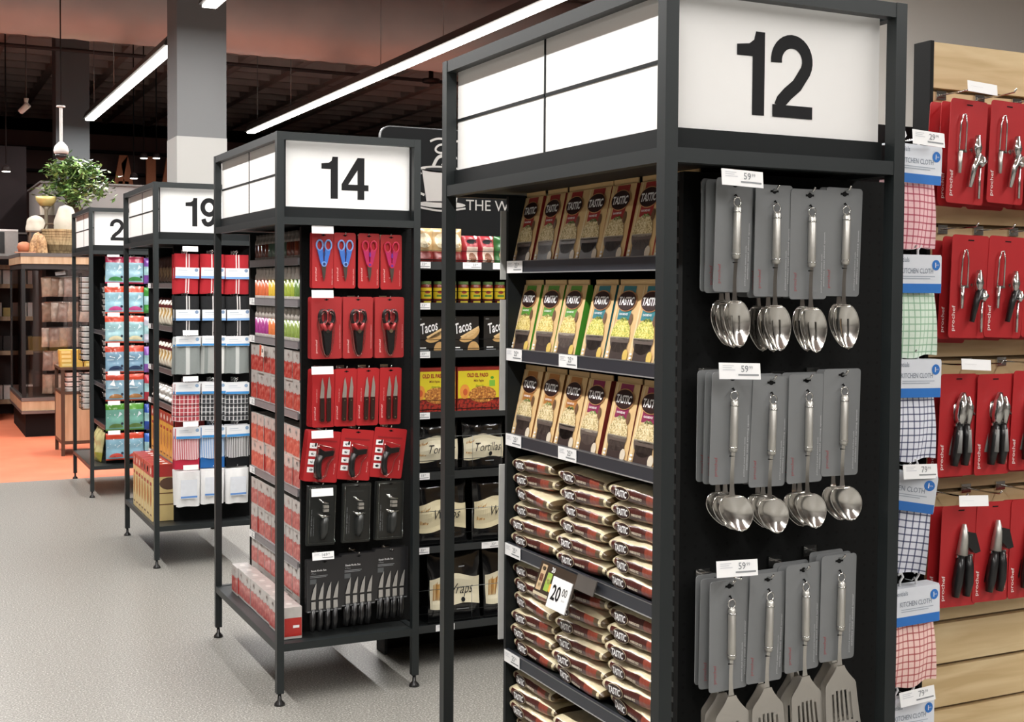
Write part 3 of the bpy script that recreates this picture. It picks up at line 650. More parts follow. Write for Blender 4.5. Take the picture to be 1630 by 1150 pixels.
def k_peeler():
    k=Kind(); a=card(.132,.192,RED,r=.007); a.map=lambda x,z:(x,-.0008,z); a.rect(-.05,-.040,.05,-.034,C('#8d1c20',.5))
    for i in range(4): a.rect(-.055,-.068-i*.03,-.026,-.048-i*.03,PAPER); a.ell(-.040,-.058-i*.03,.008,.005,INK,8)
    a.map=lambda x,z:(x,-.001,z); a.ell(-.032,-.054,.004,.008,INK,8); a.text('food safe',.05,-.14,.004,PRO,w=.04,rot=PI/2); k.add('backing_card',a)
    a=MB(); a.prism([(-.018,-.065),(.0,-.075),(.036,-.070),(.034,-.088),(.004,-.095),(-.010,-.110),(-.016,-.095)],-.022,-.004,BLKPL)
    a.tube([(-.012,-.014,-.09),(-.018,-.014,-.12),(-.016,-.014,-.15),(-.006,-.014,-.178)],[.011,.012,.012,.009],BLKPL,10); k.add('scraper_handle',a)
    a=MB(); a.tube([(-.022,-.012,-.05),(.04,-.012,-.062),(.042,-.012,-.095),(.024,-.012,-.12),(.018,-.012,-.165),(-.002,-.012,-.186),(-.024,-.012,-.17),(-.026,-.012,-.11)],.0022,clear('blister_rim','#ffd8d4',.25,.1),6,True); k.add('blister_rim',a); return k
def k_corer():
    k=Kind(); DG=C('#262827',.3,0,.1,8,.6); a=card(.112,.226,DG,r=.004); a.text('utility gadget set',-.038,-.14,.006,GREYINK,w=.10,rot=PI/2); a.text('soft grip handle stainless',-.029,-.155,.004,GREYINK,w=.07,rot=PI/2)
    a.text('kitchen',.0,-.03,.007,C('#3a3d3c'),w=.05); k.add('backing_card',a)
    a=MB(); a.tube([(-.012,-.01,-.050),(.0,-.012,-.062),(.026,-.012,-.066)],.003,CHROME,6)
    for z in(-.078,-.092): a.box(.004,-.014,z-.006,.024,-.004,z+.004,STEEL)
    a.tube([(-.012,-.01,-.108),(.0,-.014,-.116),(.030,-.012,-.114)],[.003,.006,.004],CHROME,8); k.add('metal_head',a)
    a=MB(); a.tube([(.014,-.012,-.118),(.010,-.013,-.14),(.010,-.013,-.17),(.004,-.012,-.20)],[.010,.015,.015,.009],C('#2d2f2e',.35,0,.1,30,.3),12); k.add('grip',a)
    a=MB(); a.tube([(-.05,-.008,-.006),(.05,-.008,-.006),(.052,-.008,-.216),(-.05,-.008,-.216)],.0018,clear('dark_rim','#9aa09c',.35,.1),5,True); k.add('blister_rim',a); return k
KS1,KS2,KSH,KKN,KPE,KCO,KSK=k_scissors('#3c6fc4','#7aa0dc','#23366e'),k_scissors('#b0235c','#c4294a','#6a2a8a'),k_shears(),k_knives(2,.088,.218),k_peeler(),k_corer(),k_knives(4,.137,.200,True)
def hang14(kind,nm,what,cat,x,z,stack,hookz,col,ncol,rown,row_y=4.505,step=.012,tilt=0.):
    hook(x,4.588,hookz,.09,f'chrome hook of the {pos(col,ncol)} column of {cat}, {rown} row, 14 stand','hooks on the pegboard of the 14 stand')
    for j in range(stack):
        od='' if stack==1 else (', frontmost' if j==0 else (', rearmost' if j==stack-1 else ', '+ORD[j]))
        place(kind,nm,(x+random.uniform(-.002,.002)-.0015*j,row_y+j*step,z),f'{what}{od}, {("first","second","third","last")[col] if ncol==4 else ("left","middle","right")[col]} hook, {rown} row, 14 stand',cat,'hanging '+cat+' on the pegboard of the 14 stand',rot=(R(1.),tilt+random.uniform(-.012,.012),random.uniform(0,.05)))
for c,x in enumerate((1.407,1.494,1.585,1.674)): hang14((KS1,KS1,KS2,KS2)[c],'carded_scissors',('blue-handled','blue-handled','red and purple-handled','red and purple-handled')[c]+' scissors on a red card','scissors',x,1.742-(.003*(c==3)),2 if c==0 else 1,1.738,c,4,'top')
for c,x in enumerate((1.420,1.543,1.672)): hang14(KSH,'carded_shears','black kitchen shears on a red card','shears',x,1.502,3,1.502,c,3,'second')
for c,x in enumerate((1.412,1.500,1.587,1.677)): hang14(KKN,'carded_knives','pair of dark-handled paring knives on a red card','knives',x,1.232,5 if c==0 else 2,1.236,c,4,'third',step=.009,tilt=R(.6))
for c,x in enumerate((1.418,1.547,1.678)): hang14(KPE,'carded_peeler','black-handled peeler on a tilted red card','peelers',x,1.000,4 if c==0 else 1,1.005,c,3,'fourth',tilt=R(7),step=.01)
for c,x in enumerate((1.407,1.543,1.676)): hang14(KCO,'carded_gadget','dark boxed kitchen gadget with silver head','gadgets',x,.796,2,.802,c,3,'fifth',tilt=R(1.5))
for c,x in enumerate((1.413,1.550,1.684)): hang14(KSK,'carded_steak_knives','black card of four silver-bladed steak knives','steak knives',x,.520+.008*c,3,.53,c,3,'lowest',row_y=4.497+.007*c,step=.013)
for i,z in enumerate((1.764,1.527,1.245,1.008,.792)): hang_ticket(1.350,4.462,z,.083,.029,f'blank white ticket, {("top","second","third","fourth","fifth")[i]} row, 14 stand')
hang_ticket(1.352,4.456,.556,.083,.029,'white ticket reading 169 99, lowest row, 14 stand','169')
# ------------------------------------------------------------------ bottles and red cartons on the 14 shelves
def k_bottle(col,h=.132,dark=False):
    m=C(col,.25,0,.12,60,.4); lb=C('#d8d2cc',.5) if not dark else C('#8b827c',.5)
    a=MB(); a.lathe([(.019,.0),(.022,.003),(.022,.016),(.022,h*.62)],0,0,[lb,lb,m],14,1,.85)
    k=Kind(('bottle_body',a)); a=MB(); g=C('#b3aca6',.3,0,.1,40,.4); a.lathe([(.0215,h*.62),(.0215,h*.74),(.016,h*.84),(.017,h*.86),(.017,h)],0,0,g if not dark else C('#6f6863',.4),14,1,.85); k.add('cap',a); 
    return k
BT={c:k_bottle(c,.132) for c in ('#cc6840','#d2ae3c','#98a63c','#64823c','#9c3a80','#cf7440','#84984a')}
BD_={c:k_bottle(c,.112,True) for c in ('#5a2a20','#7a3a24','#56685a','#3a3a30','#6b3020')}
def bottles(z,cols,kk,sh,word,h):
    n=len(cols)
    for i,c in enumerate(cols):
        y=5.318-i*.0545
        nmc={'#cc6840':'orange','#d2ae3c':'yellow','#98a63c':'lime green','#64823c':'green','#9c3a80':'magenta','#cf7440':'orange','#84984a':'pale green','#5a2a20':'dark brown','#7a3a24':'reddish brown','#56685a':'grey green','#3a3a30':'dark green','#6b3020':'brown'}[c]
        place(kk[c],'seasoning_bottle',(1.382,y,z-.006),f'small {nmc} {word}, {pos(i,n)}, {sh}, 14 stand','bottle','seasoning bottles on the 14 shelves',rot=(0,0,random.uniform(-.2,.2)))
bottles(R14[0],['#5a2a20','#7a3a24','#5a2a20','#6b3020','#56685a','#56685a','#3a3a30','#7a3a24','#56685a','#6b3020','#5a2a20','#7a3a24','#5a2a20'],BD_,'top shelf','spice bottle with grey cap',.112)
bottles(R14[1],['#cc6840']*4+['#d2ae3c']*4+['#98a63c']*3+['#64823c']*2,BT,'second shelf','sauce bottle with clear cap',.132)
bottles(R14[2],['#9c3a80']*4+['#cf7440']*4+['#84984a']*5,BT,'third shelf','sauce bottle with clear cap',.132)
def k_redcarton(h=.118):
    w,d=.101,.068; a=MB(); RC=speck('red_floral',[(.40,'#a8302a'),(.55,'#c05048'),(.68,'#cf8a7e')],45,.35,(1,1,1),2,0,.4); WT=C('#bdb8b4',.3,0,.12,40,.4)
    a.box(-w/2,0,0,w/2,d,h,WT); a.map=lambda x,z:(x,-.0008,z); z0=h*.66
    a.rect(-w/2+.001,.009,w/2-.001,z0-.012,RC)
    for i in range(4): a.ell(-w/2+(i+.5)*w/4,z0-.012,w/8,.010*(1 if i%2 else .6),RC,10,0,0,180)
    a.rect(-w/2+.001,z0-.012,-w/2+.002,z0+.008,RC)
    a.map=lambda x,z:(x,-.0012,z); a.ell(0,h*.84,.012,.011,C('#b6aca8',.4),12); a.ell(0,h*.85,.006,.006,C('#8e7c78'),8)
    RR=C('#b32a24',.3,0,.1,20,.4)
    a.add([(w/2+.0006,.001,.009),(w/2+.0006,d-.001,.009),(w/2+.0006,d-.001,z0),(w/2+.0006,.001,z0)],[(0,1,2,3)],RR)
    a.map=lambda x,z:(w/2+.0012,x,z); a.rect(d*.5,.040,d*.85,.050,PAPER)
    a.map=lambda x,z:(x,z,h+.0006); a.ell(0,d/2,.016,.012,C('#cfc9c4',.4),12)
    return Kind(('carton',a))
KRC=k_redcarton()
def cartons(z,sh,layers,x=1.352,n=7,y0=5.30,dy=.1065,grpname='red cartons on the 14 shelves'):
    for l in range(layers):
        for i in range(n):
            lw=('upper layer' if l else 'lower layer') if layers==2 else 'front row'
            place(KRC,'red_carton',(x+random.uniform(-.002,.004),y0-i*dy,z+l*.1185),f'red and white carton, {pos(i,n)}, {lw}, {sh}, 14 stand','carton',grpname,rot=(0,0,-PI/2+random.uniform(-.02,.02)))
cartons(R14[3]-.0058,'fourth shelf',2); cartons(R14[4]-.0058,'fifth shelf',2); cartons(R14[5]-.0058,'sixth shelf',2)
cartons(.2285,'deck',1,1.262,8,5.285,.1035); cartons(.2285,'back of deck',2,1.352,7,5.30,.1065)
a=MB(); a.box(0,-.002,-.045,.06,0,0,C('#e8dcd4',.5)); a.map=lambda x,z:(x,-.0026,z); a.rect(.0,-.045,.028,0,C('#c9502f',.5)); a.text('30',.043,-.02,.016,INK,bold=.02); o=obj('promo_card',a,loc=(1.336,5.14,1.298)); o.rotation_euler=(0,.1,-PI/2); o.name='promotion_card'; tag(o,'small orange and white promotion card on the third shelf, 14 stand','price card')
for i,z in enumerate(R14[1:]): side_ticket(1.3452,5.355,z-.001,f'small pale ticket at the left end, {ORD[i+1]} shelf, 14 stand',TK)
# ------------------------------------------------------------------ 19 unit: towels
def k_towel(kind):
    w=.134; k=Kind()
    HB=C('#3f8fd0',.5); HW=C('#e9ebee',.5,0,.02)
    def cloth(h,m,z0=0.,flare=.0,d=.03):
        a=MB(); ph=random.uniform(0,6)
        def f(u,v):
            x=(u-.5)*w*(1+flare*v)*1.0; s=math.sin(PI*min(1,max(0,u)))**.35
            y=-(d/2)*s*(.7+.3*math.sin(v*3+.4))-.0025*math.sin(u*16+ph+2*v)-.001
            return (x,y,z0-h*v+.002*math.sin(u*9+ph)*v)
        a.grid(f,18,10,lambda u,v:m); a.grid(lambda u,v:(f(1-u,v)[0],d*.5*math.sin(PI*u)**.35,f(1-u,v)[2]),18,4,lambda u,v:m)
        for v in (0,1):
            pts=[f(i/18,v) for i in range(19)]; bk=[(p[0],d*.5*math.sin(PI*i/18)**.35,p[2]) for i,p in enumerate(pts)]; a.add(pts+bk,[(i,i+1,20+i,19+i) if v==0 else (i+1,i,19+i,20+i) for i in range(18)],m)
        return a
    if kind in ('red','black'):
        m=stripes('towel_'+kind,{'red':'#b01f2a','black':'#17181b'}[kind],[(0,.30,.006,.008,'#e8e2e0',.9),(0,.30,.006,-.006,'#e8e2e0',.9)]) 
        k.add('cloth',cloth(.218,m,d=.045))
        a=MB(); a.map=lambda x,z:(x,-.0265,z); a.rect(-w/2+.002,-.135,w/2-.002,-.075,HW); a.map=lambda x,z:(x,-.0270,z); a.rect(-w/2+.002,-.135,w/2-.002,-.122,C('#7aa6d8')); a.ell(w/2-.018,-.088,.010,.010,C('#7f97b8'),10); a.rect(-.05,-.092,0,-.088,C('#b9c4cf')); a.rect(-.05,-.103,.02,-.1,C('#c9d0d8')); a.add([(-w/2,0,-.135),(w/2,0,-.135),(w/2,-.0265,-.135),(-w/2,-.0265,-.135)],[(0,1,2,3)],HW); k.add('paper_band',a)
    else:
        base={'grey':('#8d9391',[(0,.2,.022,.012,'#d8dad8',.85),(2,.3,.02,.05,'#cfd2d0',.7)]),'greyw':('#a8aba8',[(0,.2,.03,-.03,'#e4e5e2',.9),(0,.2,.02,.05,'#7c8482',.8)]),
          'plaidr':('#b84850',[(0,.022,.005,0,'#f0e6e4',.7),(0,.045,.006,.01,'#3a1c22',.5),(2,.024,.004,0,'#f0e6e4',.7),(2,.06,.008,.01,'#3a1c22',.6)]),'plaidb':('#3c3e42',[(0,.022,.006,0,'#e8e8e8',.7),(2,.024,.004,0,'#e8e8e8',.7),(2,.06,.012,.01,'#101012',.7)]),
          'finer':('#f0dede',[(0,.0095,.005,0,'#c23a4c',.9)]),'fineb':('#e8eef4',[(0,.0095,.005,0,'#3f86c8',.9)]),'finek':('#eceaea',[(0,.0095,.005,0,'#22262e',.9)]),'white':('#f1f1f1',[])}[kind]
        bandm=stripes('cloth_'+kind,base[0],base[1] or [(0,.3,.001,0,'#ffffff',.1)])
        if kind=='white':
            k.add('cloth',cloth(.196,bandm,d=.06,flare=-.05)); a=MB(); a.map=lambda x,z:(x,-.034,z); a.rect(-.045,-.15,.045,-.045,C('#dfe3ea',.5)); a.map=lambda x,z:(x,-.0345,z); a.rect(-.045,-.146,.045,-.136,C('#5f8fd0')); k.add('paper_band',a)
        else:
            k.add('cloth',cloth(.20 if kind[:4]=='grey' else (.172 if kind[:4]=='fine' else .205),bandm,-.01,.02,.035))
            if kind[:4]=='fine': a=MB(); bc={'finer':'#b5203c','fineb':'#1f62a8','finek':'#17181b'}[kind]; a.box(-w/2,-.007,-.235,w/2,.007,-.176,C(bc,.9)); k.add('hem',a)
            a=MB(); a.rbox(-w/2,-.0285,-.065 if kind[:4]!='grey' else -.055,w/2,-.0265,0,HW,.004); a.map=lambda x,z:(x,-.0290,z); a.rect(-w/2+.002,-.064 if kind[:4]!='grey' else -.054,w/2-.002,-.05 if kind[:4]!='grey' else -.043,HB); a.ell(w/2-.018,-.018,.010,.010,C('#8fa9c6'),10); a.rect(-.05,-.02,0,-.017,C('#b9c4cf')); a.rect(-.05,-.03,.02,-.028,C('#c9d0d8')); k.add('header_card',a)
    a=MB(); a.tube([(0,.0,-.004),(0,.0,.008),(.007,0,.016),(0,0,.023),(-.007,0,.016)],.0022,C('#e3e3e3',.3),6); k.add('hanger',a)
    return k
KT={}
rows19=[('top',1.716,('red','red','red'),'folded red towel with white stripes'),('second',1.486,('black','black','black'),'folded black towel with white stripes'),('third',1.262,('grey','greyw','grey'),'grey cloth with blue and white card'),('fourth',1.005,('plaidr','plaidb','plaidb'),'plaid cloth'),('fifth',.762,('finer','fineb','finek'),'fine-striped cloth'),('lowest',.520,('white','white','white'),'folded white dishcloth')]
for rn,z,ks,ds in rows19:
    for c,x in enumerate((1.408,1.547,1.682)):
        kd=ks[c]
        if kd not in KT: KT[kd]=k_towel(kd)
        d2=ds
        if kd=='plaidr': d2='red '+ds
        if kd=='plaidb': d2='black and white '+ds
        if kd=='finer': d2='red and white '+ds
        if kd=='fineb': d2='blue and white '+ds
        if kd=='finek': d2='black and white '+ds
        hook(x,7.067,z+.018,.10,f'hook of the {pos(c,3)} column of cloths, {rn} row, 19 stand','hooks on the pegboard of the 19 stand')
        for j in range(2 if c<2 or rn in('third',) else 2):
            place(KT[kd],'kitchen_towel',(x+random.uniform(-.004,.004)-.003*j,6.985+j*.048,z+random.uniform(-.004,.004)),f'{d2}, {"front" if j==0 else "back"} one, {("left","middle","right")[c]} hook, {rn} row, 19 stand','towel','towels hanging on the 19 stand',rot=(0,random.uniform(-.02,.02),random.uniform(-.04,.04)))
for i,z in enumerate((1.755,1.262+.035,1.005+.04,.762+.035,.520+.038)): hang_ticket(1.372,6.925,z,.083,.028,f'blank white ticket above the {("top","third","fourth","fifth","lowest")[i]} row of towels, 19 stand')
# 19 side shelves
def k_pouchbag(w,h,t,fn,nu=12,nv=16,top_crimp=True,wr=0.0,seed=0):
    rn=random.Random(seed); p=[rn.uniform(0,6) for _ in range(4)]
    def B(u,v):
        e=max(0,1-abs(2*u-1)**3)*max(0,1-abs(2*v-1)**(4 if v>.5 else 6)); wv=1+wr*math.sin(9*u+p[0]+4*v)+wr*math.sin(15*v+p[1])
        return t/2*e**.6*wv
    def wd(u,v): return (u-.5)*w*(1-.03*math.sin(PI*v))
    a=MB(); a.grid(lambda u,v:(wd(u,v),-B(u,v),h*v),nu,nv,fn); a.grid(lambda u,v:(wd(1-u,v),B(1-u,v)+.0004,h*v),nu,nv//2,lambda u,v:fn(1-u,v))
    a.map=lambda x,z:(x,-B(min(1,max(0,x/w+.5)),min(1,max(0,z/h)))-.0012,z)
    return a
def bagk(w,h,t,fn,deco=None,wr=.12,seed=0,**kw):
    a=k_pouchbag(w,h,t,fn,wr=wr,seed=seed,**kw)
    if deco: deco(a)
    return Kind(('bag',a))
SN1=bagk(.095,.165,.06,lambda u,v:C('#5a1f22',.3,0,.2,30,.5) if v>.6 else C('#e6dfcc',.3,0,.2,60,.4),lambda a:(a.ell(0,.07,.022,.036,C('#b08f58',.4,0,.4,90),14),a.ell(0,.135,.03,.014,C('#e6ddd0'),12)),seed=3)
SN0=bagk(.095,.165,.06,lambda u,v:C('#3a2522',.35,0,.3,40,.4) if v>.55 else C('#6b5648',.35,0,.4,60,.4),lambda a:a.ell(0,.06,.03,.035,C('#8a7458',.4,0,.4,90),14),seed=4)
SW=bagk(.12,.10,.07,lambda u,v:C('#c8c6c2',.25,0,.15,30,.6),None,.25,seed=5)
Ys19=[7.765-i*.098 for i in range(8)]
for i,y in enumerate(Ys19):
    for s,(z,kk,d) in enumerate(((R19[0],SN0,'dark brown snack bag, top shelf'),(R19[1],SN1,'cream and maroon snack bag, second shelf'),(R19[2],SN1,'cream and maroon snack bag, third shelf'))):
        place(kk,'snack_bag',(1.398,y,z-.0058),f'{d} of the 19 stand, {pos(i,8)}','snack bag','snack bags on the 19 shelves',rot=(R(-6),0,-PI/2+random.uniform(-.1,.1)))
for i in range(6):
    for j in range(1): place(SW,'white_packet',(1.40,7.745-i*.13,R19[3]-.0058),f'crumpled white packet, fourth shelf of the 19 stand, {pos(i,6)}','packet','white packets on the 19 shelves',rot=(R(-4),0,-PI/2+random.uniform(-.1,.1)))
def k_ybox(w,d,h,top='#a5302a',body='#d9a43e'):
    a=MB(); Bm=C(body,.45,0,.08,20,.2); Tm=C(top,.45,0,.08,20,.2); a.box(-w/2,0,0,w/2,d,h,Bm); a.map=lambda x,z:(x,-.0008,z); a.rect(-w/2,h*.78,w/2,h,Tm); a.ell(0,h*.42,w*.3,h*.18,C('#b87a3a',.5,0,.4,60),14); a.ell(0,h*.88,w*.25,h*.06,C('#e6ddd0'),12); a.rect(-w*.3,h*.62,w*.3,h*.68,C('#a5302a')); a.rect(-w*.3,h*.08,w*.3,h*.11,C('#6d4a2c'))
    a.map=lambda y,z:(w/2+.0008,y,z); a.rect(0,h*.78,d,h,Tm); a.ell(d*.5,h*.66,d*.28,h*.11,C('#5d4232',.5),14); a.rect(d*.15,h*.28,d*.9,h*.30,C('#6d4a2c')); a.rect(d*.15,h*.48,d*.9,h*.50,C('#6d4a2c'))
    a.map=lambda x,z:(x,z,h+.0008); a.rect(-w/2,0,w/2,d,Tm); a.map=lambda x,z:(x,z,h+.0014); a.rect(-w*.2,d*.35,w*.2,d*.5,PAPER)
    return Kind(('carton',a))
YB1=k_ybox(.085,.16,.27); YB2=k_ybox(.082,.185,.315,'#b3322e','#d9c184')
for i in range(8): place(YB1,'yellow_carton',(1.356,7.758-i*.0945,R19[4]-.0058),f'yellow carton with red top, fifth shelf of the 19 stand, {pos(i,8)}','carton','yellow cartons on the 19 shelves',rot=(0,0,-PI/2))
for i in range(7): place(YB2,'cereal_carton',(1.236,7.688-i*.0915,.2285),f'tall cream carton, deck of the 19 stand, {pos(i,7)}','carton','tall cartons on the 19 deck',rot=(0,0,-PI/2+random.uniform(-.02,.02)))
for i,z in enumerate(R19[:5]): side_ticket(1.3452,7.833,z-.001,f'small pale ticket at the left end, {ORD[i]} shelf, 19 stand',TK)
# ------------------------------------------------------------------ far unit: bags of cake decorations and tubs
def decobag(head,body,blob,seed):
    H=C(head,.3,0,.08,20,.5); Bm=C(body,.25,0,.10,30,.6)
    def deco(a):
        Q=C(blob,.3,0,.15,40,.4); a.ell(.005,.022,.05,.03,Q,16,0,0,180); a.rect(-.055,.095,.02,.099,C('#dfe9ef')); a.rect(-.045,.085,.0,.088,C('#6d8aa8')); a.ell(.048,.05,.010,.010,C('#1f2b3c'),10)
        a.poly([(-.04,.12),(-.01,.16),(.0,.11)],C('#eef3f6',.2)); a.poly([(.02,.1),(.03,.14),(.05,.12)],C('#dfeaf0',.2))
    return bagk(.135,.198,.03,lambda u,v:H if v>.80 or v<.06 else Bm,deco,.2,seed,nu=12,nv=18)
rows2=[('top',1.758,'#b81f4e','green blob','#94b8c6','#3f8a4a'),('second',1.541,'#d2482c','pink blob','#93bccb','#cc5090'),('third',1.325,'#d2482c','cream blob','#9cc2c8','#e8dfb8'),('fourth',1.105,'#c8442c','dark blue blob','#7d9fb6','#2a3f62'),('fifth',.898,'#c8442c','brown blob','#88a9bb','#9a6a3c'),('sixth',.681,'#4f8f2c','dark green blob','#6fa596','#5a7a3a'),('lowest',.464,'#c8442c','red blob','#85adc0','#c84a3e')]
for r,(rn,z,hd,dn,bd,bl) in enumerate(rows2):
    kk=decobag(hd,bd,bl,r+11); 
    for c,x in enumerate((1.394,1.532)):
        hook(x,9.584,z+.0,.08,f'{("left","right")[c]} hook of the {rn} row of the farthest stand','hooks on the farthest stand')
        place(kk,'sweets_bag',(x,9.505,z-.205),f'light blue bag with {dn}, {("left","right")[c]} one of the {rn} row, farthest stand','bag','sweets bags on the farthest stand',rot=(0,random.uniform(-.03,.03),random.uniform(-.05,.05)))
    k2=('#7a4aa0','#3f8f3a','#c8c8d8','#8a5ab0','#b03040','#2a4aa0','#3a6ac0')[r]
    kb=bagk(.09,.19,.05,lambda u,v,k2=k2:C(k2,.3,0,.2,30,.5) if (v>.7 or v<.3) else C('#9fc4c8',.3,0,.25,40,.5),None,.25,seed=r+30,nu=8,nv=12)
    hook(1.645,9.584,z,.08,f'rightmost hook of the {rn} row of the farthest stand','hooks on the farthest stand')
    place(kb,'party_bag',(1.645,9.495,z-.205),f'narrow {("purple","green","pale grey","violet","red","dark blue","blue")[r]} bag at the right of the {rn} row, farthest stand','bag','narrow bags on the farthest stand')
    hang_ticket(1.337,9.46,z+.018,.085,.03,f'blank white ticket at the {rn} row of the farthest stand')
tub=Kind(); a=MB(); a.lathe([(.030,0),(.034,.026)],0,0,C('#dcd8d4',.4,0,.1,60),14); tub.add('tub_body',a); a=MB(); a.lathe([(.0375,.026),(.0375,.033)],0,0,C('#f4f2f0',.4),14); tub.add('lid',a)
def rack(x,y,z0,n,lab,word):
    t=empty('wire_rack',(x,y,z0),lab,'wire rack',group='wire racks of tubs on the farthest stand'); a=MB(); H=n*.045+.02
    for dx,dy in((-.042,-.03),(-.042,.03),(.042,-.03),(.042,.03)): a.tube([(dx,dy,-.01),(dx,dy,H)],.0022,BLK,4)
    for i in range(n+1): zz=-.008+i*.045; a.tube([(-.042,-.03,zz),(-.042,.03,zz),(.042,.03,zz),(.042,-.03,zz)],.0018,BLK,4,True)
    obj('wire_cage',a,t)
    for i in range(n): place(tub,'plastic_tub',(x,y,z0+i*.045),f'white lidded tub, {vpos(i,n)}, {word}','tub','white tubs in wire racks')
for c,(y,wd) in enumerate(((10.36,'left'),(10.235,'right'))):
    for (z0,n,lv) in ((1.345,6,'upper'),(.96,6,'middle'),(.58,6,'lower')): rack(1.292,y,z0,n,f'{lv} {wd} wire rack of tubs on the aisle side, farthest stand',f'{lv} {wd} rack, farthest stand')
for c,(y,wd) in enumerate(((9.86,'left'),(9.74,'right'))):
    for (z0,n,lv) in ((1.31,5,'upper'),(1.0,5,'middle'),(.70,5,'lower')): rack(1.39,y,z0,n,f'{lv} {wd} wire rack of tubs beside the bags, farthest stand',f'{lv} {wd} rack beside the bags')
kb=bagk(.16,.23,.06,lambda u,v:C('#8a7a2c',.4,0,.4,20,.4) if v<.4 else C('#5a4a2c',.4,0,.4,25,.4),None,.2,seed=71)
place(kb,'leafy_packet',(1.40,9.78,1.525),'brownish packet with a yellow base near the top of the farthest stand','packet',rot=(0,0,-PI/2))
for i,(y,l) in enumerate(((9.72,'right'),(9.92,'middle'),(10.1,'left'))):
    kb=bagk(.14,.22,.05,lambda u,v:C('#c9c08a',.25,0,.3,30,.6) if v>.3 else C('#a8a23c',.3,0,.3,30,.5),None,.25,seed=80+i)
    place(kb,'clear_bag',(1.30+.02*i,y,.2285),f'crinkled pale bag on the deck of the farthest stand, {l} of three','bag','bags on the deck of the farthest stand',rot=(R(-8),0,-PI/2+.2))
# ------------------------------------------------------------------ long gondola of aisle 14 with the black header board
GY=4.65
t=empty('shelving_unit',(1.81,GY,0),'black shelving bay of wraps and taco boxes behind the 14 stand','shelving unit')
def P(m): m.M=Matrix.Translation((-1.81,-GY,0)); return m
a=P(MB()); a.box(1.80,4.98,.0,3.6,5.0,1.80,BLK); obj('back_panel',a,t)
a=P(MB()); a.box(1.80,4.90,.0,1.812,4.98,1.62,FRAMED); obj('side_panel',a,t)
WZ=(1.615,1.454,1.262,1.018,.770,.474,.151); WT=(1.643,1.479,1.285,1.040,.797,.496,.176)
for z0,z1 in zip(WZ,WT):
    a=P(MB()); a.box(1.815,4.655,z0,3.6,4.98,z0+.012,FRAMED); s=obj('shelf',a,t)
    a=P(MB()); a.box(1.80,4.645,z0-.004,3.6,4.655,z1,C('#303334',.4,.2)); obj('price_rail',a,s)
    a=P(MB()); zf=z1+.045
    a.tube([(1.81,4.66,zf),(3.6,4.66,zf)],.0012,BLK,4); a.tube([(1.81,4.66,z1+.008),(3.6,4.66,z1+.008)],.0015,BLK,4)
    if z1<.8:
        a.tube([(1.81,4.66,z1+.14),(3.6,4.66,z1+.14)],.0012,WIRE,4)
        for k in range(14): a.tube([(1.83+k*.13,4.66,z1),(1.83+k*.13,4.66,z1+.14)],.0011,WIRE,4)
    obj('wire_front',a,s)
a=P(MB()); a.rbox(1.815,5.001,1.60,3.6,5.03,2.217,C('#0d0e0f',.8,0,.1,4),.04,6); hb=obj('header_board',a,t)
a=P(MB()); a.rbox(1.812,5.004,1.60,3.6,5.027,2.221,C('#6b6d6f',.4,.4),.042,6); obj('board_edge',a,hb)
a=P(MB()); PW=C('#a8a4a0',.6,0,.02); a.map=lambda x,z:(x,4.9995,z)
a.text('THE WORLD',2.205,1.900,.046,PW,align='l',bold=.0); obj('lettering',a,hb)
a=P(MB()); a.map=lambda x,z:(x,4.9995,z); cx=2.09
a.ell(cx,1.897,.112,.014,PW,24); a.poly([(cx-.092,2.045),(cx+.092,2.045),(cx+.070,1.905),(cx-.070,1.905)],PW)
a.ell(cx,2.048,.102,.015,PW,24); a.map=lambda x,z:(x,4.9990,z); a.ell(cx,2.047,.078,.008,C('#191a1c',.5),20)
for q in ribbon(smooth([(cx-.095,2.03),(cx-.125,2.0),(cx-.12,1.955),(cx-.08,1.935)]),.010): a.poly(q,PW)
for q in ribbon(smooth([(cx-.115,1.884),(cx,1.870),(cx+.112,1.884)]),.008): a.poly(q,PW)
for q in ribbon(smooth([(cx-.04,2.06),(cx-.015,2.10),(cx+.04,2.115),(cx+.06,2.14)]),.014): a.poly(q,PW)
for q in ribbon([(cx+.0,2.065),(cx+.02,2.088),(cx+.07,2.10)],.010): a.poly(q,PW)
sw=[(cx-.055,2.165),(cx-.02,2.178),(cx+.03,2.175),(cx+.052,2.15),(cx+.03,2.125),(cx-.01,2.118),(cx-.03,2.13),(cx-.015,2.15),(cx+.03,2.16),(cx+.08,2.175)]
for q in ribbon(smooth(sw),.009): a.poly(q,PW)
obj('cup_drawing',a,hb,'white drawing of a steaming cup')
# products
def xx(px): return 1.842+(px-670)*.00268
KA=bagk(.085,.152,.05,lambda u,v:C('#7a2a26',.3,0,.3,40,.5) if v<.35 else C('#c9a878',.25,0,.25,30,.6),lambda a:(a.ell(0,.1,.03,.03,C('#e2d4b4'),12)),.2,2)
KB=bagk(.074,.125,.05,lambda u,v:C('#a02a34',.3,0,.2,40,.5) if v>.62 or abs(u-.5)>.3 else C('#e0c8b8',.3,0,.4,60,.5),lambda a:(a.ell(0,.10,.022,.010,INK,10),a.ell(.02,.118,.008,.008,PAPER,8),a.ell(0,.03,.018,.025,C('#7a4a30',.4,0,.4,80),10)),.2,6)
KG=bagk(.074,.125,.05,lambda u,v:C('#2f6a34',.3,0,.2,40,.5),lambda a:(a.ell(0,.05,.02,.03,C('#c8b48a',.4,0,.4,80),10)),.2,8)
seqA=[(1.885,KA,'gold and red'),(1.957,KA,'gold and red'),(2.015,KA,'gold and red'),(2.092,KB,'red and white'),(2.163,KB,'red and white'),(2.235,KG,'green')]+[(2.306+.072*i,KG,'green') for i in range(4)]
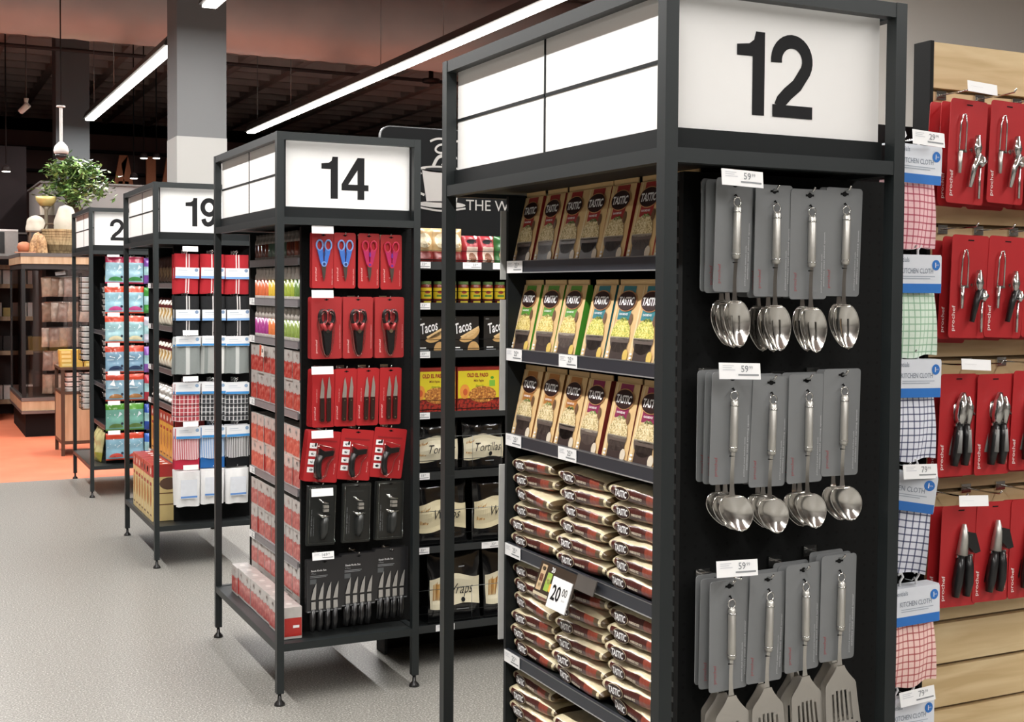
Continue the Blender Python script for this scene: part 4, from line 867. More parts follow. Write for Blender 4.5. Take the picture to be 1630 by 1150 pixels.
for i,(x,kk,cn) in enumerate(seqA): place(kk,'spice_bag',(x,4.70,WZ[0]+.0125),f'{cn} snack bag, {pos(i,len(seqA))}, top shelf under the cup board','bag','small bags on the top shelf of the wraps bay',rot=(R(-3),0,random.uniform(-.1,.1)))
JR=Kind(); a=MB(); SA=C('#6b241a',.25,0,.3,60,.5); YL=C('#c9b227',.4,0,.06,30); 
a.lathe([(.019,0),(.0225,.004),(.0225,.028),(.0225,.0281),(.0225,.072),(.0225,.0721),(.0225,.082),(.018,.088)],0,0,[SA,SA,SA,YL,SA,SA,SA],18); JR.add('jar_body',a)
a=MB()
a.map=lambda x,z:(.0232*math.sin(x/.0232),-.0232*math.cos(x/.0232),z); a.ell(0,.055,.012,.006,C('#8c2a1e'),12); a.rect(-.015,.036,.015,.044,C('#4f7a2a'),6,1); a.rect(-.016,.012,.016,.020,C('#cdb83a'),6,1); JR.add('label',a)
a=MB(); a.lathe([(.0205,.086),(.0205,.098)],0,0,C('#5f7a4a',.35,.3),18); JR.add('lid',a)
for i in range(18): place(JR,'salsa_jar',(1.840+i*.0545,4.69,WZ[1]+.0125),f'salsa jar with yellow label, {pos(i,18)}, second shelf under the cup board','jar','salsa jars on the second shelf of the wraps bay',rot=(0,0,random.uniform(-.3,.3)))
TB=Kind(); a=MB(); TBK=C('#1c1b1b',.35,0,.1,20,.4); a.box(-.0625,0,0,.0625,.05,.148,TBK); a.map=lambda x,z:(x,-.0008,z)
SH=C('#c9a066',.5,0,.15,60)
a.ell(.02,.078,.05,.030,SH,16,R(28),180,360); a.ell(.022,.088,.046,.022,C('#e0c089',.5,0,.1,60),16,R(28),180,360); a.ell(.04,.012,.026,.034,SH,14,0,0,180)
a.map=lambda x,z:(x,-.0014,z); a.text('Tacos',-.006,.106,.042,PAPER,w=.074,bold=.015,shear=.35,rot=R(14)); a.rect(-.052,.011,-.008,.015,GREYINK); a.rect(-.055,.136,-.040,.140,GREYINK); a.rect(-.05,.02,-.02,.024,PAPER)
TB.add('box',a)
for i in range(7): place(TB,'taco_box',(1.909+i*.149,4.675,WZ[2]+.0125),f'black taco box, {pos(i,7)}, third shelf under the cup board','box','taco boxes on the wraps bay',rot=(0,0,random.uniform(-.02,.02)))
KT_=Kind(); a=MB(); YW=C('#d8c62c',.4,0,.05,20,.3); a.box(-.094,0,0,.094,.08,.185,C('#8a241c',.45,0,.2,30)); a.map=lambda x,z:(x,-.0008,z); a.rect(-.092,.058,.092,.170,YW)
a.rect(-.094,.0,.094,.056,speck('red_grill',[(.4,'#5a1510'),(.55,'#a83020')],90,.5,(1,1,1),1))
a.map=lambda x,z:(x,-.0014,z); a.ell(.018,.072,.062,.034,speck('meat_filling',[(.35,'#7a4420'),(.55,'#c07a34'),(.7,'#e2b860')],120,.5),18); a.ell(-.062,.085,.022,.030,C('#e0923c',.5,0,.1,40),14); a.rect(.048,.105,.074,.130,C('#7ab43c')); a.ell(.061,.14,.008,.006,C('#4f9a2c'),10)
a.map=lambda x,z:(x,-.002,z); a.ell(-.060,.083,.010,.014,C('#c2582c'),12); a.text('OLD EL PASO',-.005,.152,.017,C('#9c2a20'),w=.095,bold=.03); a.text('Mild Fajita',.0,.128,.012,C('#7a3a20'),w=.045,bold=.01,shear=.2); a.text('Dinner Kit',.005,.108,.008,C('#4f7a2a'),w=.035,shear=.2)
KT_.add('box',a)
for i in range(5): place(KT_,'dinner_kit_box',(1.926+i*.196,4.675,WZ[3]+.0125),f'yellow dinner kit box, {pos(i,5)}, fourth shelf under the cup board','box','dinner kit boxes on the wraps bay')
def wrapbag(word,w,h,mid,seed,sub='#c8b07a'):
    BK=C('#111112',.18,0,.2,20,.8); CR=C(mid,.4,0,.06,30,.3)
    def deco(a):
        n=24; lo=lambda x:.25*h+.035*h*math.sin(x/w*PI*2+.6); hi=lambda x:.68*h+.04*h*math.sin(x/w*PI*2.2+1.9)
        for i in range(n):
            x0=-w*.47+w*.94*i/n; x1=x0+w*.94/n
            for q in range(6):
                s0,s1=q/6,(q+1)/6; mx=lambda x,s:lo(x)+(hi(x)-lo(x))*s
                a.poly([(x0,mx(x0,s0)),(x1,mx(x1,s0)),(x1,mx(x1,s1)),(x0,mx(x0,s1))],CR)
        old=a.map; a.map=lambda x,z:(old(x,z)[0],old(x,z)[1]-.0012,z)
        for j in range(6): x=-w*.43+j*w*.024; a.poly([(x,h*.34),(x+w*.02,h*.36),(x+w*.035+w*.006*j,h*(.58+.02*(j%3))),(x+w*.02,h*.57)],C(('#b98a4a','#d8b47a','#a87434')[j%3],.5))
        a.map=lambda x,z:(old(x,z)[0],old(x,z)[1]-.0035,z)
        a.text(word,w*.08,h*.47,h*(.16 if len(word)>6 else .20),INK,w=w*(.62 if len(word)>6 else .50),bold=-.005,shear=.4); a.ell(w*.12,h*.335,.009,.010,INK,8); a.rect(w*.0,h*.195,w*.22,h*.21,GREYINK); a.rect(w*.05,h*.80,w*.17,h*.815,GREYINK)
    return bagk(w,h,.045,lambda u,v:BK,deco,.22,seed,nu=14,nv=18)
W1,W2_,W3=wrapbag('Tortillas',.19,.215,'#e4dcc0',41),wrapbag('Wraps',.225,.262,'#d8cdaa',42),wrapbag('Wraps',.235,.285,'#e4dcc0',43)
for i in range(5): place(W1,'tortilla_bag',(1.950+i*.205,4.70,WZ[4]+.0125),f'black and cream tortilla bag, {pos(i,5)}, fifth shelf under the cup board','bag','tortilla bags on the wraps bay',rot=(R(-3),random.uniform(-.03,.03),0))
for i in range(4): place(W2_,'wraps_bag',(1.972+i*.25,4.70,WZ[5]+.0125),f'black and cream wraps bag, {pos(i,4)}, sixth shelf under the cup board','bag','wraps bags on the sixth shelf of the wraps bay',rot=(R(-3),random.uniform(-.03,.03),0))
for i in range(4): place(W3,'wraps_bag',(2.030+i*.25,4.70,WZ[6]+.0125),f'black and cream wraps bag, {pos(i,4)}, lowest shelf under the cup board','bag','wraps bags on the lowest shelf of the wraps bay',rot=(R(-3),random.uniform(-.02,.04),0))
TW=ticket_kind(.082,.026,'33','99')
for r,(px0,zt) in enumerate(zip((672,672,672,672,672,672,712),WT)):
    place(TW,'price_ticket',(xx(px0)-.035 if r<6 else xx(712)-.03,4.6435,zt-.001),f'white price ticket at the left of the {ORD[r]} shelf under the cup board','price ticket','price tickets on shelf edges')
place(TW,'price_ticket',(xx(742),4.6435,WT[0]-.001),'white price ticket in the middle of the first shelf under the black cup board','price ticket','price tickets on shelf edges')
place(TW,'price_ticket',(xx(792),4.6435,WT[0]-.001),'white price ticket towards the right of the first shelf under the black cup board','price ticket','price tickets on shelf edges')
place(TW,'price_ticket',(xx(776),4.6435,WT[5]-.001),'white price ticket towards the right of the sixth shelf under the black cup board','price ticket','price tickets on shelf edges')
# ------------------------------------------------------------------ slatted board of aisle 12 with carded gadgets
SY=2.35
t=empty('slatted_display_board',(2.3,SY,0),'pale birch slatted wall board hung with red carded gadgets','display board')
def P(m): m.M=Matrix.Translation((-2.3,-SY,0)); return m
BIR=speck('birch_board',[(.3,'#c2a679'),(.5,'#d0b68a'),(.7,'#dac399')],5,.45,(.6,1,6),3,.6)
zs=[2.155]+[2.038-.1115*k for k in range(18)]
a=P(MB())
for i in range(len(zs)-1):
    zt=zs[i]-(.005 if i else 0); zb=zs[i+1]+.005; a.box(2.297,SY,zb,4.3,SY+.016,zt,BIR)
a.box(2.297,SY,.0,4.3,SY+.016,zs[-1]-.005,BIR); obj('slats',a,t)
a=P(MB()); a.box(2.297,SY+.0161,.0,4.3,SY+.05,2.155,C('#6d5a40',.8)); obj('groove_backing',a,t)
a=P(MB()); a.box(2.285,SY-.001,.0,2.297,SY+.055,2.158,BLK); obj('edge_strip',a,t)
a=MB(); a.box(0,0,0,.42,.02,1.95,BLK); o=obj('pegboard_panel',a,loc=(1.862,2.40,0)); tag(o,'black panel behind the hanging checked cloths','panel')
def redcard(w=.125,h=.25,words=True):
    a=MB(); a.rbox(-w/2,0,-h,w/2,.0012,0,RED,.009); a.map=lambda x,z:(x,-.0006,z); a.rect(-.010,-.014,.010,-.011,BLK); a.text('prochef',-w/2+.015,-h+.048,.014,C('#e8d8d4',.5),w=.062,rot=PI/2,bold=.01); a.text('can opener and peeler set',w/2-.012,-h+.07,.0035,PRO,w=.09,rot=PI/2); a.text('stainless steel',w/2-.018,-h+.07,.003,PRO,w=.06,rot=PI/2); return a
def opener_silver(a,cx,zt,s=1.,dark=.0):
    a.tube([(cx,-.012,zt),(cx-.004,-.016,zt-.03),(cx-.002,-.014,zt-.05)],[.006,.012,.008],CHROME,10); a.tube([(cx+.004,-.014,zt-.045),(cx-.010,-.016,zt-.075),(cx-.018,-.012,zt-.125)],[.010,.008,.006],CHROME if not dark else BLKPL,10)
    a.tube([(cx+.012,-.012,zt-.05),(cx+.02,-.014,zt-.062),(cx+.008,-.018,zt-.07)],[.009,.011,.008],CHROME,10); a.tube([(cx+.018,-.008,zt-.07),(cx+.019,-.008,zt-.15)],[.003,.004],CHROME,8);
def kA(dark=False):
    k=Kind(); k.add('backing_card',redcard())
    a=MB(); a.tube([(-.034,-.006,-.125),(-.034,-.008,-.06),(-.028,-.008,-.038),(-.020,-.008,-.036),(-.014,-.008,-.06),(-.014,-.008,-.125)],.0022,CHROME,6); a.box(-.038,-.009,-.128,-.010,-.005,-.122,CHROME); a.tube([(-.03,-.007,-.125),(-.029,-.007,-.178)],[.006,.004],CHROME if dark else STEEL,8); k.add('peeler',a)
    a=MB(); opener_silver(a,.020,-.085,1.,dark); a.tube([(.018,-.008,-.155),(.012,-.008,-.20)],[.007,.005],CHROME,8); k.add('can_opener',a); return k
def kB(grip,head='s'):
    k=Kind(); k.add('backing_card',redcard()); a=MB()
    for s in(-1,1):
        a=MB(); a.tube([(.006+s*.012,-.012,-.122),(.004+s*.015,-.014,-.15),(.002+s*.018,-.014,-.19),(.0+s*.018,-.012,-.222)],[.009,.012,.0125,.009],BLKPL,10)
        if grip: a.tube([(.004+s*.015,-.020,-.135),(.002+s*.018,-.022,-.19)],[.006,.008],C('#8a8a88',.4),8)
        k.add('grip',a)
    a=MB(); a.box(-.02,-.013,-.126,.032,-.009,-.120,CHROME)
    if head=='s':
        a.tube([(.004,-.012,-.045),(.0,-.015,-.07),(-.006,-.014,-.1),(-.004,-.012,-.12)],[.006,.016,.014,.012],CHROME,10); a.tube([(.018,-.012,-.055),(.024,-.016,-.08),(.02,-.014,-.12)],[.007,.010,.009],CHROME,10); a.tube([(.02,-.014,-.08),(.040,-.014,-.098)],[.007,.005],CHROME,8)
    else:
        a.tube([(.002,-.01,-.045),(.002,-.012,-.07),(-.004,-.012,-.12)],[.005,.011,.014],STEEL,10); a.prism([(.004,-.062),(.028,-.066),(.046,-.112),(.03,-.116),(.008,-.10)],-.024,-.008,BLKPL)
    k.add('metal_head',a); return k
KRA,KRA2,KRB,KRC2=kA(),kA(True),kB(True),kB(False,'b')
SR=[('top',2.003,KRA,(2.320,2.450,2.580,2.71),'silver can opener and peeler',3),('second',1.672,KRA2,(2.333,2.455,2.578,2.70),'silver and black can opener and peeler',3),('third',1.338,KRB,(2.303,2.425,2.545,2.665),'can opener with black and grey handles',2),('lowest',1.016,KRC2,(2.316,2.430,2.550,2.67),'can opener with black handles',2)]
for rn,z,kk,xs,ds,st in SR:
    for c,x in enumerate(xs):
        hook(x,2.349,z+.028,.12,f'chrome hook, {pos(c,4)} of the {rn} row on the birch board','hooks on the birch slatted board')
        for j in range(st):
            place(kk,'carded_can_opener',(x-.006*j+random.uniform(-.002,.002),2.25+j*.026,z+random.uniform(-.003,.003)-.004*j),f'{ds}, {("frontmost","second","third")[j]}, {("first","second","third","last")[c]} hook, {rn} row, birch board','can opener','carded openers on the birch slatted board',rot=(R(1),R(1.5)+random.uniform(-.015,.015),random.uniform(-.03,.06)))
for i,(x,z,l) in enumerate(((2.257,2.036,'top'),(2.255,1.379,'third'),(2.256,1.052,'lowest'))): hang_ticket(x,2.2,z,.095,.026,f'blank white ticket tilted above the {l} row of red cards on the birch board',tilt=R(3))
# checked kitchen cloths
def k_check(col,base,per=.0165):
    m=stripes('check_'+col.strip('#'),base,[(0,per,.0034,0,col,.8),(2,per,.0034,0,col,.8)]); w=.15; k=Kind()
    a=MB(); f=lambda u,v:((u-.5)*w*(1+.10*v),-.016-.006*math.sin(v*PI)-.004*math.sin(u*11+2*v)-.004*math.sin(u*5),-.085-.155*v+.004*math.sin(u*8+1)*v)
    a.grid(f,20,14,lambda u,v:m); a.grid(lambda u,v:(f(1-u,v)[0],.010+.003*math.sin(u*9),f(1-u,v)[2]),20,6,lambda u,v:m)
    for uu in(0,1): a.add([f(uu,0),f(uu,1),(f(uu,1)[0],.010,f(uu,1)[2]),(f(uu,0)[0],.010,f(uu,0)[2])],[(0,1,2,3)],m)
    p0=[f(i/20,1) for i in range(21)]; a.add(p0+[(p[0],.012,p[2]) for p in p0],[(i,i+1,22+i,21+i) for i in range(20)],m); k.add('cloth',a)
    a=MB(); HW=C('#dfe3ea',.45,0,.03,40,.2); HB=C('#2f74c4',.45); a.rbox(-w/2-.001,-.030,-.090,w/2+.001,-.0285,0,HW,.006); a.box(-w/2,-.029,-.004,w/2,.012,0,HW)
    a.map=lambda x,z:(x,-.0308,z); a.rect(-w/2,-.090,w/2,-.068,HB); TX=C('#7d8794',.5); a.text('KITCHEN CLOTH',.0,-.038,.012,TX,w=.098,bold=.005); a.text('essentials',-.05,-.012,.011,TX,w=.05); a.rect(-.045,-.052,.055,-.050,C('#a9b2bd')); a.rect(-.045,-.057,.04,-.055,C('#a9b2bd')); a.ell(w/2-.017,-.024,.0125,.0125,HB,16)
    a.map=lambda x,z:(x,-.0314,z); a.text('1',w/2-.019,-.024,.012,PAPER,bold=.02); a.text('PACK',w/2-.014,-.024,.003,PAPER); k.add('header_card',a)
    a=MB(); 
    for s in(-.03,.02): a.tube([(s,-.01,-.004),(s,-.01,.012),(s+.009,-.01,.022),(s+.004,-.01,.032),(s-.006,-.01,.028)],.003,C('#d9dadb',.3),6)
    a.M=Matrix.Translation((0,0,0)); a.box(-.032,-.012,-.006,.022,-.008,-.001,C('#d9dadb',.3))
    k.add('hanger',a); return k
CK=[('#b03a52','#f0c4c8','pink'),('#8fb898','#dcebdc','pale green'),('#1f2c5c','#e4e6f0','dark blue'),('#1f2c5c','#dfe3ef','dark blue'),('#b04848','#f4d0c8','salmon pink'),('#9a9a9a','#dcdcdc','grey')]
CZ=(1.880,1.624,1.378,1.112,.838,.566)
for i,(c1,c2,cn) in enumerate(CK):
    kk=k_check(c1,c2); x=2.132+(.0,.004,.010,.0,.018,.008)[i]; w=.15
    hook(x,2.399,CZ[i]+.018,.17,f'hook carrying the {cn} checked cloth, {pos(i,6,"topmost","lowest","top")}','hooks behind the checked cloths')
    l={0:'pink checked kitchen cloth, topmost between the 12 stand and the birch board',1:'pale green checked kitchen cloth, second from the top beside the birch board',2:'dark blue checked kitchen cloth hanging straight, third from the top beside the birch board',3:'dark blue checked kitchen cloth hanging tilted, fourth from the top beside the birch board',4:'salmon pink checked kitchen cloth, fifth from the top beside the birch board',5:'grey cloth in a white header card, lowest beside the birch board at the bottom edge'}[i]
    place(kk,'kitchen_cloth',(x,2.255,CZ[i]),l,'kitchen cloth','checked cloths beside the birch board',rot=(0,R((2,0,1,7,-1,0)[i]),R((0,0,0,-30,0,0)[i])))
hang_ticket(2.089,2.2,1.911,.098,.034,'white ticket reading 29 99 at the topmost checked cloth','29',tilt=R(3)); hang_ticket(2.079,2.2,1.136,.105,.034,'pale ticket reading 79 99 between the two dark blue checked cloths','79',tilt=R(2)); hang_ticket(2.080,2.2,.600,.108,.034,'white ticket reading 79 99 above the lowest grey cloth','79',tilt=R(-3))
# ------------------------------------------------------------------ bakery counter at the back left
X0,Y0=1.08,13.49; X1,Y1=2.3,15.0
t=empty('display_case',(X0,Y0,0),'glass-sided bakery display case with wood bands and a black plinth','display case')
def P(m): m.M=Matrix.Translation((-X0,-Y0,0)); return m
WOOD=speck('oak_board',[(.3,'#a88c6c'),(.7,'#bfa688')],3,.45,(8,8,1),3); WSIDE=WOOD
a=P(MB()); a.box(X0+.03,Y0+.03,0,X1,Y1,.235,C('#120d0d',.8)); obj('plinth',a,t)
a=P(MB()); a.box(X0-.01,Y0-.03,.27,X1,Y1,.365,WOOD); obj('wood_band',a,t)
a=P(MB()); a.box(X0-.012,Y0-.045,.240,X1,Y1,.268,C('#8a8480',.3,.7)); a.box(X0-.012,Y0-.035,.367,X1,Y1,.400,C('#8a8480',.3,.7)); obj('metal_bumper',a,t)
a=P(MB()); a.box(X0-.01,Y0-.03,1.753,X1,Y1,1.825,WOOD); obj('wood_band',a,t)
a=P(MB()); a.box(X0-.012,Y0-.035,1.826,X1,Y1,1.862,C('#57524f',.4)); obj('counter_top',a,t)
a=P(MB()); a.box(X0,Y0-.01,1.70,X1,Y1,1.752,C('#2a2625',.4)); obj('canopy_rail',a,t)
for (x,y) in ((X0,Y0),(X0,Y1-.05)):
    a=P(MB()); a.box(x,y,.40,x+.035,y+.035,1.70,C('#100d0d',.4)); obj('corner_post',a,t)
a=P(MB()); a.box(X1-.03,Y0+.0,.40,X1,Y1,1.70,C('#1a1716',.5)); obj('end_panel',a,t)
GLS=clear('case_glass','#e8e0e0',.06,.03)
a=P(MB()); a.box(X0+.036,Y0+.01,.402,X1-.03,Y0+.014,1.698,GLS); obj('front_glass',a,t)
a=P(MB()); a.box(X0+.01,Y0+.036,.402,X0+.014,Y1-.05,1.698,GLS); obj('side_glass',a,t)
a=P(MB()); a.box(1.62,Y0+.45,.40,1.64,Y1,1.70,C('#241d1c',.6)); a.box(1.4,Y0+.9,.4,X1-.03,Y0+.92,1.7,C('#241d1c',.6)); obj('inner_partition',a,t)
loaf=[bagk(.10,.20,.05,lambda u,v,c=c:C(c,.3,0,.5,22,.5),None,.3,seed=90+i,nu=6,nv=8) for i,c in enumerate(('#d8bda6','#b09480','#e6d6c6','#bfa99c'))]
for r,(z,n) in enumerate(((1.42,6),(1.16,6),(.90,6),(.66,5),(.42,6))):
    for i in range(n):
        place(loaf[(i+r)%4],'bread_packet',(1.335+.072*i,13.66+.03*((i+r)%3),z),f'bread packet, {pos(i,n)}, {("top","second","middle","fourth","lowest")[r]} rail inside the glass case','bread packet','bread packets in the glass case',rot=(R(5),random.uniform(-.08,.08),random.uniform(-.4,.4)))
    a=MB(); a.tube([(1.30,13.62,z+.205),(1.80,13.62,z+.205),(1.80,14.0,z+.205)],.006,CHROME if r%2 else WIRE,6); tag(obj('hanging_rail',a),f'{("top","second","middle","fourth","lowest")[r]} metal hanging rail inside the glass case','rail',group='rails inside the glass case')
a=MB(); a.box(-.05,-.002,-.02,.05,0,.02,PAPER); o=obj('price_ticket',a,loc=(1.46,13.60,1.66)); o.rotation_euler=(R(-25),R(-8),0); tag(o,'white ticket at the top of the glass case','price ticket')
# shelf rack behind the case
t=empty('bakery_rack',(.95,16.0,0),'wood-edged rack of white boxes seen through the glass case','shelving unit')
def P(m): m.M=Matrix.Translation((-.95,-16.0,0)); return m
a=P(MB()); a.box(.75,16.10,0,2.6,16.14,1.75,C('#3b2f2c',.7)); obj('back_panel',a,t)
for z in(.15,.72,1.12,1.5,1.72):
    a=P(MB()); a.box(.75,15.7,z,2.6,16.1,z+.05,WOOD); obj('shelf',a,t)
for x in(.75,1.9):
    a=P(MB()); a.box(x,15.68,0,x+.03,15.71,1.75,C('#171111')); obj('upright',a,t)
wb=[Kind(('box',MB().box(-.06,0,0,.06,.12,.16,C('#e8e0da',.5,0,.15,20)))),Kind(('box',MB().box(-.06,0,0,.06,.12,.10,C('#b79f5c',.5,0,.2,20)))),Kind(('box',MB().box(-.06,0,0,.06,.12,.17,C('#2c2422',.5,0,.2,20))))]
for r,(z,kk,n_) in enumerate(((1.55,0,'white'),(1.17,0,'white'),(.77,2,'dark'),(.2,0,'white'))):
    for i in range(7): place(wb[kk if not(r==1 and i%3==2) else 1],'bakery_box',(.85+.135*i,15.78,z+.0005),f'small {n_ if not(r==1 and i%3==2) else "yellow"} box, {pos(i,7)}, {("top","second","third","lowest")[r]} level behind the glass case','box','boxes on the rack behind the glass case')
# things on the counter
def lumpy(w,d,h,m,seed,n=16,nv=10,neck=.0):
    rn=random.Random(seed); p=[rn.uniform(0,6) for _ in range(6)]; a=MB()
    def f(u,v):
        t=2*PI*u; r=(1-(max(0,v-.15)/.85)**2.6*(1-neck))**.5 if v<1 else .02+neck*.3
        r*=1+.06*math.sin(3*t+p[0])+.05*math.sin(5*t+p[1]+4*v)+.04*math.sin(9*v+p[2]); return (w/2*r*math.cos(t),d/2*r*math.sin(t),h*v)
    a.grid(f,n,nv,lambda u,v:m,True,True); a.add([f(k/n,0) for k in range(n)],[tuple(range(n))],m); a.add([f(k/n,1) for k in range(n)],[tuple(range(n))],m); return a
CT=1.8625
bk=empty('basket',(1.455,13.72,CT),'brown woven basket holding flour bags on the bakery counter','basket'); WK=speck('wicker',[(.35,'#8a7656'),(.6,'#b09a74')],60,.8,(1,1,.25),2,0,0,.6)
a=MB(); a.lathe([(.125,0),(.15,.10),(.16,.24),(.168,.25),(.155,.25),(.145,.03)],0,0,WK,24)
for i in range(9): a.tube([((.13+.035*(i/9)**.7)*math.cos(2*PI*k/24),(.13+.035*(i/9)**.7)*math.sin(2*PI*k/24),.015+i*.027) for k in range(24)],.0035,WK,5,True)
obj('basket_body',a,bk); a=MB(); a.tube([(-.14+.0,0,.24),(-.12,0,.30),(-.06,0,.31),(-.02,.0,.27)],.009,C('#4a3a28',.8),6); obj('basket_handle',a,bk)
CL=C('#b9b2a4',.85,0,.12,12,0,.8)
o=obj('flour_bag',lumpy(.22,.18,.28,CL,5,24,14,neck=.12),loc=(1.53,13.72,CT+.225)); tag(o,'tall white cloth flour bag standing in the woven basket','flour bag')
o=obj('flour_bag',lumpy(.19,.17,.16,CL,9,24,14),loc=(1.245,13.80,CT+.235)); tag(o,'round white cloth bag on the stand at the left of the woven basket','flour bag')
a=MB(); a.box(-.08,-.09,0,.08,.09,.015,C('#5d4a3a',.6)); a.box(-.07,-.08,.015,-.05,-.06,.23,C('#5d4a3a',.6)); a.box(.05,-.08,.015,.07,-.06,.23,C('#5d4a3a',.6)); a.box(-.07,.06,.015,-.05,.08,.23,C('#5d4a3a',.6)); a.box(.05,.06,.015,.07,.08,.23,C('#5d4a3a',.6)); a.box(-.09,-.09,.219,.09,.09,.234,C('#5d4a3a',.6)); tag(obj('bag_stand',a,loc=(1.245,13.80,CT)),'small dark wooden stand carrying the round white bag','stand')
k=Kind(); a=MB(); a.lathe([(.07,0),(.07,.02),(.02,.05),(.018,.46),(.05,.50)],0,0,C('#8d8473',.4,.4),16); k.add('scale_column',a); a=MB(); a.lathe([(.06,.50),(.10,.56),(.105,.60),(.10,.60),(.05,.52)],0,0,C('#c9b877',.4,.3),18); k.add('weighing_pan',a); place(k,'kitchen_scale',(1.36,13.93,CT),'old column scale with a yellowish pan behind the woven basket','scale')
o=obj('flour_bag',lumpy(.15,.13,.22,CL,12),loc=(1.40,14.22,CT+.42)); tag(o,'small white bag high up behind the scale, under the plant','flour bag')
a=MB(); a.box(-.09,-.09,0,.09,.09,.419,C('#4a3a30',.7)); tag(obj('wooden_crate',a,loc=(1.40,14.22,CT)),'dark wooden crate under the small white bag at the back','crate')
BRD=speck('bread_crust',[(.35,'#7d5a3a'),(.6,'#b8946a')],40,.6)
a=lumpy(.12,.10,.22,BRD,15); tag(obj('bread_loaf',a,loc=(1.215,13.62,CT)),'crusty bread loaf standing beside the basket','bread')
bb=bpy.data.objects['bread_loaf']; bb.rotation_euler=(0,R(10),0)
a=lumpy(.10,.09,.20,BRD,16); o=obj('bread_loaf',a,loc=(1.285,13.56,CT)); o.rotation_euler=(0,R(-4),0); tag(o,'second crusty loaf, right against the basket','bread')
a=MB(); a.lathe([(.02,0),(.055,.02),(.068,.06),(.055,.10),(.02,.115)],0,0,C('#a8694a',.6,0,.2,20),16); tag(obj('pumpkin_roll',a,loc=(1.12,13.66,CT)),'round orange-brown loaf at the left end of the counter','bread')
a=MB(); a.box(-.10,-.05,0,.10,.05,.008,C('#c48a6a',.5)); tag(obj('paper_sheet',a,loc=(1.12,13.53,CT)),'pinkish paper lying at the left end of the counter','paper')
# plant
k=Kind(); a=MB(); a.lathe([(.09,0),(.12,.24),(.125,.25),(.11,.25),(.10,.20)],0,0,C('#4a3b2f',.7),18); k.add('pot',a)
a=MB(); rn=random.Random(5)
ST=C('#5a4a30',.8); tips=[]
for i in range(40):
    ang=rn.uniform(0,2*PI); sp=rn.uniform(.05,.42); top=rn.uniform(.28,.68); mx,my=sp*math.cos(ang),sp*math.sin(ang)*.8; top-=max(0,sp-.22)*.5
    p=[(rn.uniform(-.03,.03),rn.uniform(-.03,.03),.2),(mx*.25,my*.25,.2+top*.45),(mx*.7,my*.7,.2+top*.85-.03),(mx,my,.14+top*.9)]
    a.tube(p,[.006,.005,.003,.002],ST,5); tips.append(p)
k.add('stems',a,0)
a=MB(); LG=[C('#4f6f33',.45,0,.2,10,.2),C('#6f8f4a',.45,0,.2,10,.2),C('#93a868',.45,0,.2,10,.2),C('#34502a',.45,0,.2,10,.2)]
for p in tips:
    for j in range(44):
        s=rn.uniform(.35,1.); q0=Vector(p[2] if s>.5 else p[1]); q1=Vector(p[3] if s>.5 else p[2]); c=q0.lerp(q1,(s-.5)*2 if s>.5 else s*2)+Vector((rn.gauss(0,.045),rn.gauss(0,.045),rn.gauss(0,.04)))
        d=Vector((rn.uniform(-1,1),rn.uniform(-1,1),rn.uniform(-.7,.3))).normalized(); n=d.cross(Vector((rn.uniform(-.4,.4),rn.uniform(-.4,.4),1))).normalized(); L=rn.uniform(.05,.09); w=L*.28
        up_=d.cross(n).normalized(); a.add([c,c+d*L*.5+n*w+up_*.004,c+d*L,c+d*L*.5-n*w+up_*.004],[(0,1,2),(0,2,3)],rn.choice(LG))
k.add('leaves',a,1)
a=MB(); a.box(-.12,-.12,0,.12,.12,.25,C('#5a4838',.7)); tag(obj('wooden_box',a,loc=(1.62,14.05,CT)),'wooden box under the plant pot behind the basket','box')
place(k,'potted_plant',(1.62,14.05,CT+.2505),'leafy green potted plant standing above the basket on the bakery counter','plant')
# microwave on a dark cabinet
a=MB(); a.box(0,0,0,.55,.38,1.83,C('#2a2322',.6)); a.box(0,-.02,1.83,.80,.38,1.865,C('#57524f',.5)); tag(obj('dark_cabinet',a,loc=(.42,15.25,0)),'dark cabinet with a grey top under the microwave on the far left','cabinet')
k=Kind(); a=MB(); a.box(-.5,0,0,0,.34,.30,C('#a09d9a',.35,.3)); a.box(-.5,-.006,.28,-.0,0,.30,C('#e8e6e4',.3,.2)); k.add('oven_body',a); a=MB(); a.box(-.48,-.008,.03,-.145,-.001,.27,BLKPL); k.add('oven_door',a)
place(k,'microwave_oven',(1.19,15.27,1.8655),'grey microwave oven with a dark door at the left edge of the picture','microwave')
rb=bagk(.10,.26,.08,lambda u,v:C('#8a4234',.4,0,.35,30,.3),None,.3,seed=140)
place(rb,'red_packet',(.87,15.62,1.43+.3),'reddish packet at the left edge below the microwave','packet') if False else None
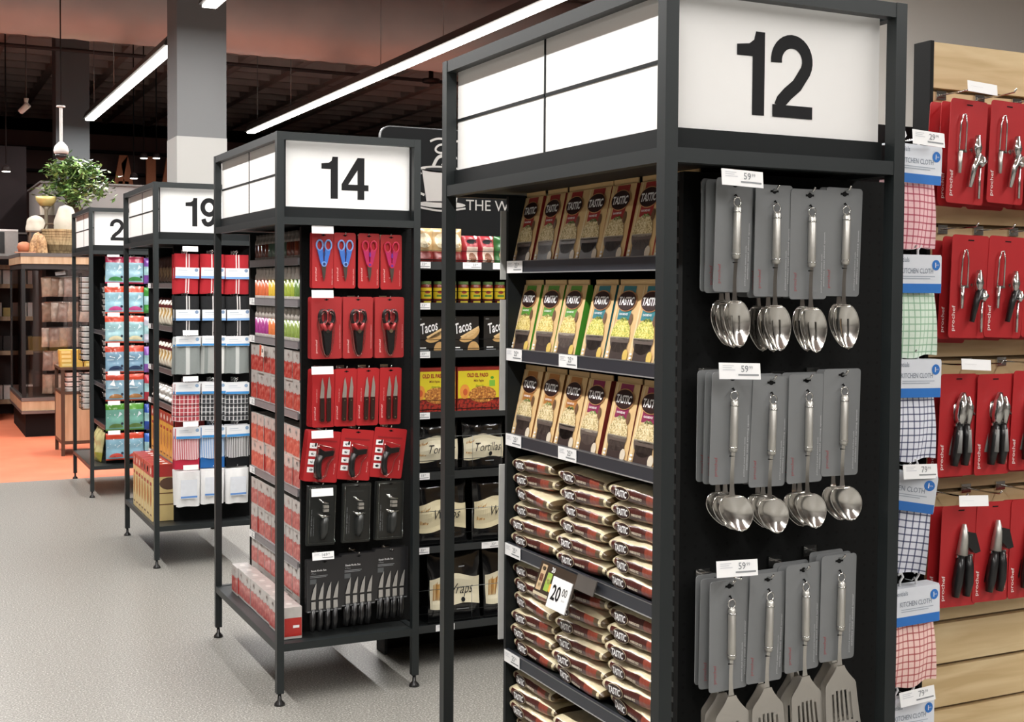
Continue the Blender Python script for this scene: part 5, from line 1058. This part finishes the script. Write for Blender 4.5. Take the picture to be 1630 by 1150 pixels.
# wooden cabinet on legs with yellow packs
X0,Y0=1.275,11.865
t=empty('wooden_cabinet',(X0,Y0,0),'light wood cabinet with dark frame between the glass case and the farthest stand','cabinet')
def P(m): m.M=Matrix.Translation((-X0,-Y0,0)); return m
DKB=C('#4a3628',.5); a=P(MB())
X2,Y2=1.82,12.40
for x,y in((X0,Y0),(X2-.03,Y0),(X0,Y2-.03),(X2-.03,Y2-.03)): 
    b=P(MB()); b.box(x,y,0,x+.03,y+.03,.775,DKB); obj('leg',b,t)
b=P(MB()); b.box(X0+.031,Y0+.004,.135,X2-.031,Y0+.02,.555,WOOD); obj('front_panel',b,t)
b=P(MB()); b.box(X0+.004,Y0+.031,.135,X0+.02,Y2-.031,.555,WOOD); obj('side_panel',b,t)
b=P(MB()); b.box(X0+.001,Y0+.001,.105,X2-.001,Y2-.001,.134,DKB); obj('shelf',b,t)
b=P(MB()); b.box(X0+.001,Y0+.001,.556,X2-.001,Y2-.001,.58,DKB); obj('shelf',b,t)
b=P(MB()); b.box(X0-.004,Y0-.004,.776,X2,Y2,.80,C('#5a4636',.45)); obj('cabinet_top',b,t)
b=P(MB()); b.box(X0+.03,Y0+.3,.58,X2-.03,Y0+.31,.775,C('#2a201a',.7)); obj('back_panel',b,t)
for c in range(5):
    for j in range(4): place(tub,'plastic_tub',(X0+.075+.085*c,Y0+.07,.581+j*.045),f'white tub, {vpos(j,4)} in the {pos(c,5)} stack, wooden cabinet','tub','white tubs in the wooden cabinet')
yb=Kind(); a=MB(); a.box(-.095,0,0,.095,.14,.038,C('#d0a94e',.5,0,.12,30)); a.map=lambda x,z:(x,-.0008,z); a.rect(-.08,.006,.0,.03,C('#e4cd86')); yb.add('pack',a)
for j in range(4): place(yb,'yellow_pack',(1.365+random.uniform(-.006,.006),11.92,.8005+j*.0385),f'yellow flat pack, {vpos(j,4)} of the stack on the light wood cabinet','pack','yellow packs on the wooden cabinet')
for j in range(3): place(yb,'yellow_pack',(1.58+random.uniform(-.006,.006),11.94,.8005+j*.0385),f'yellow flat pack, {vpos(j,3)} of the right-hand stack on the light wood cabinet','pack','yellow packs on the wooden cabinet')
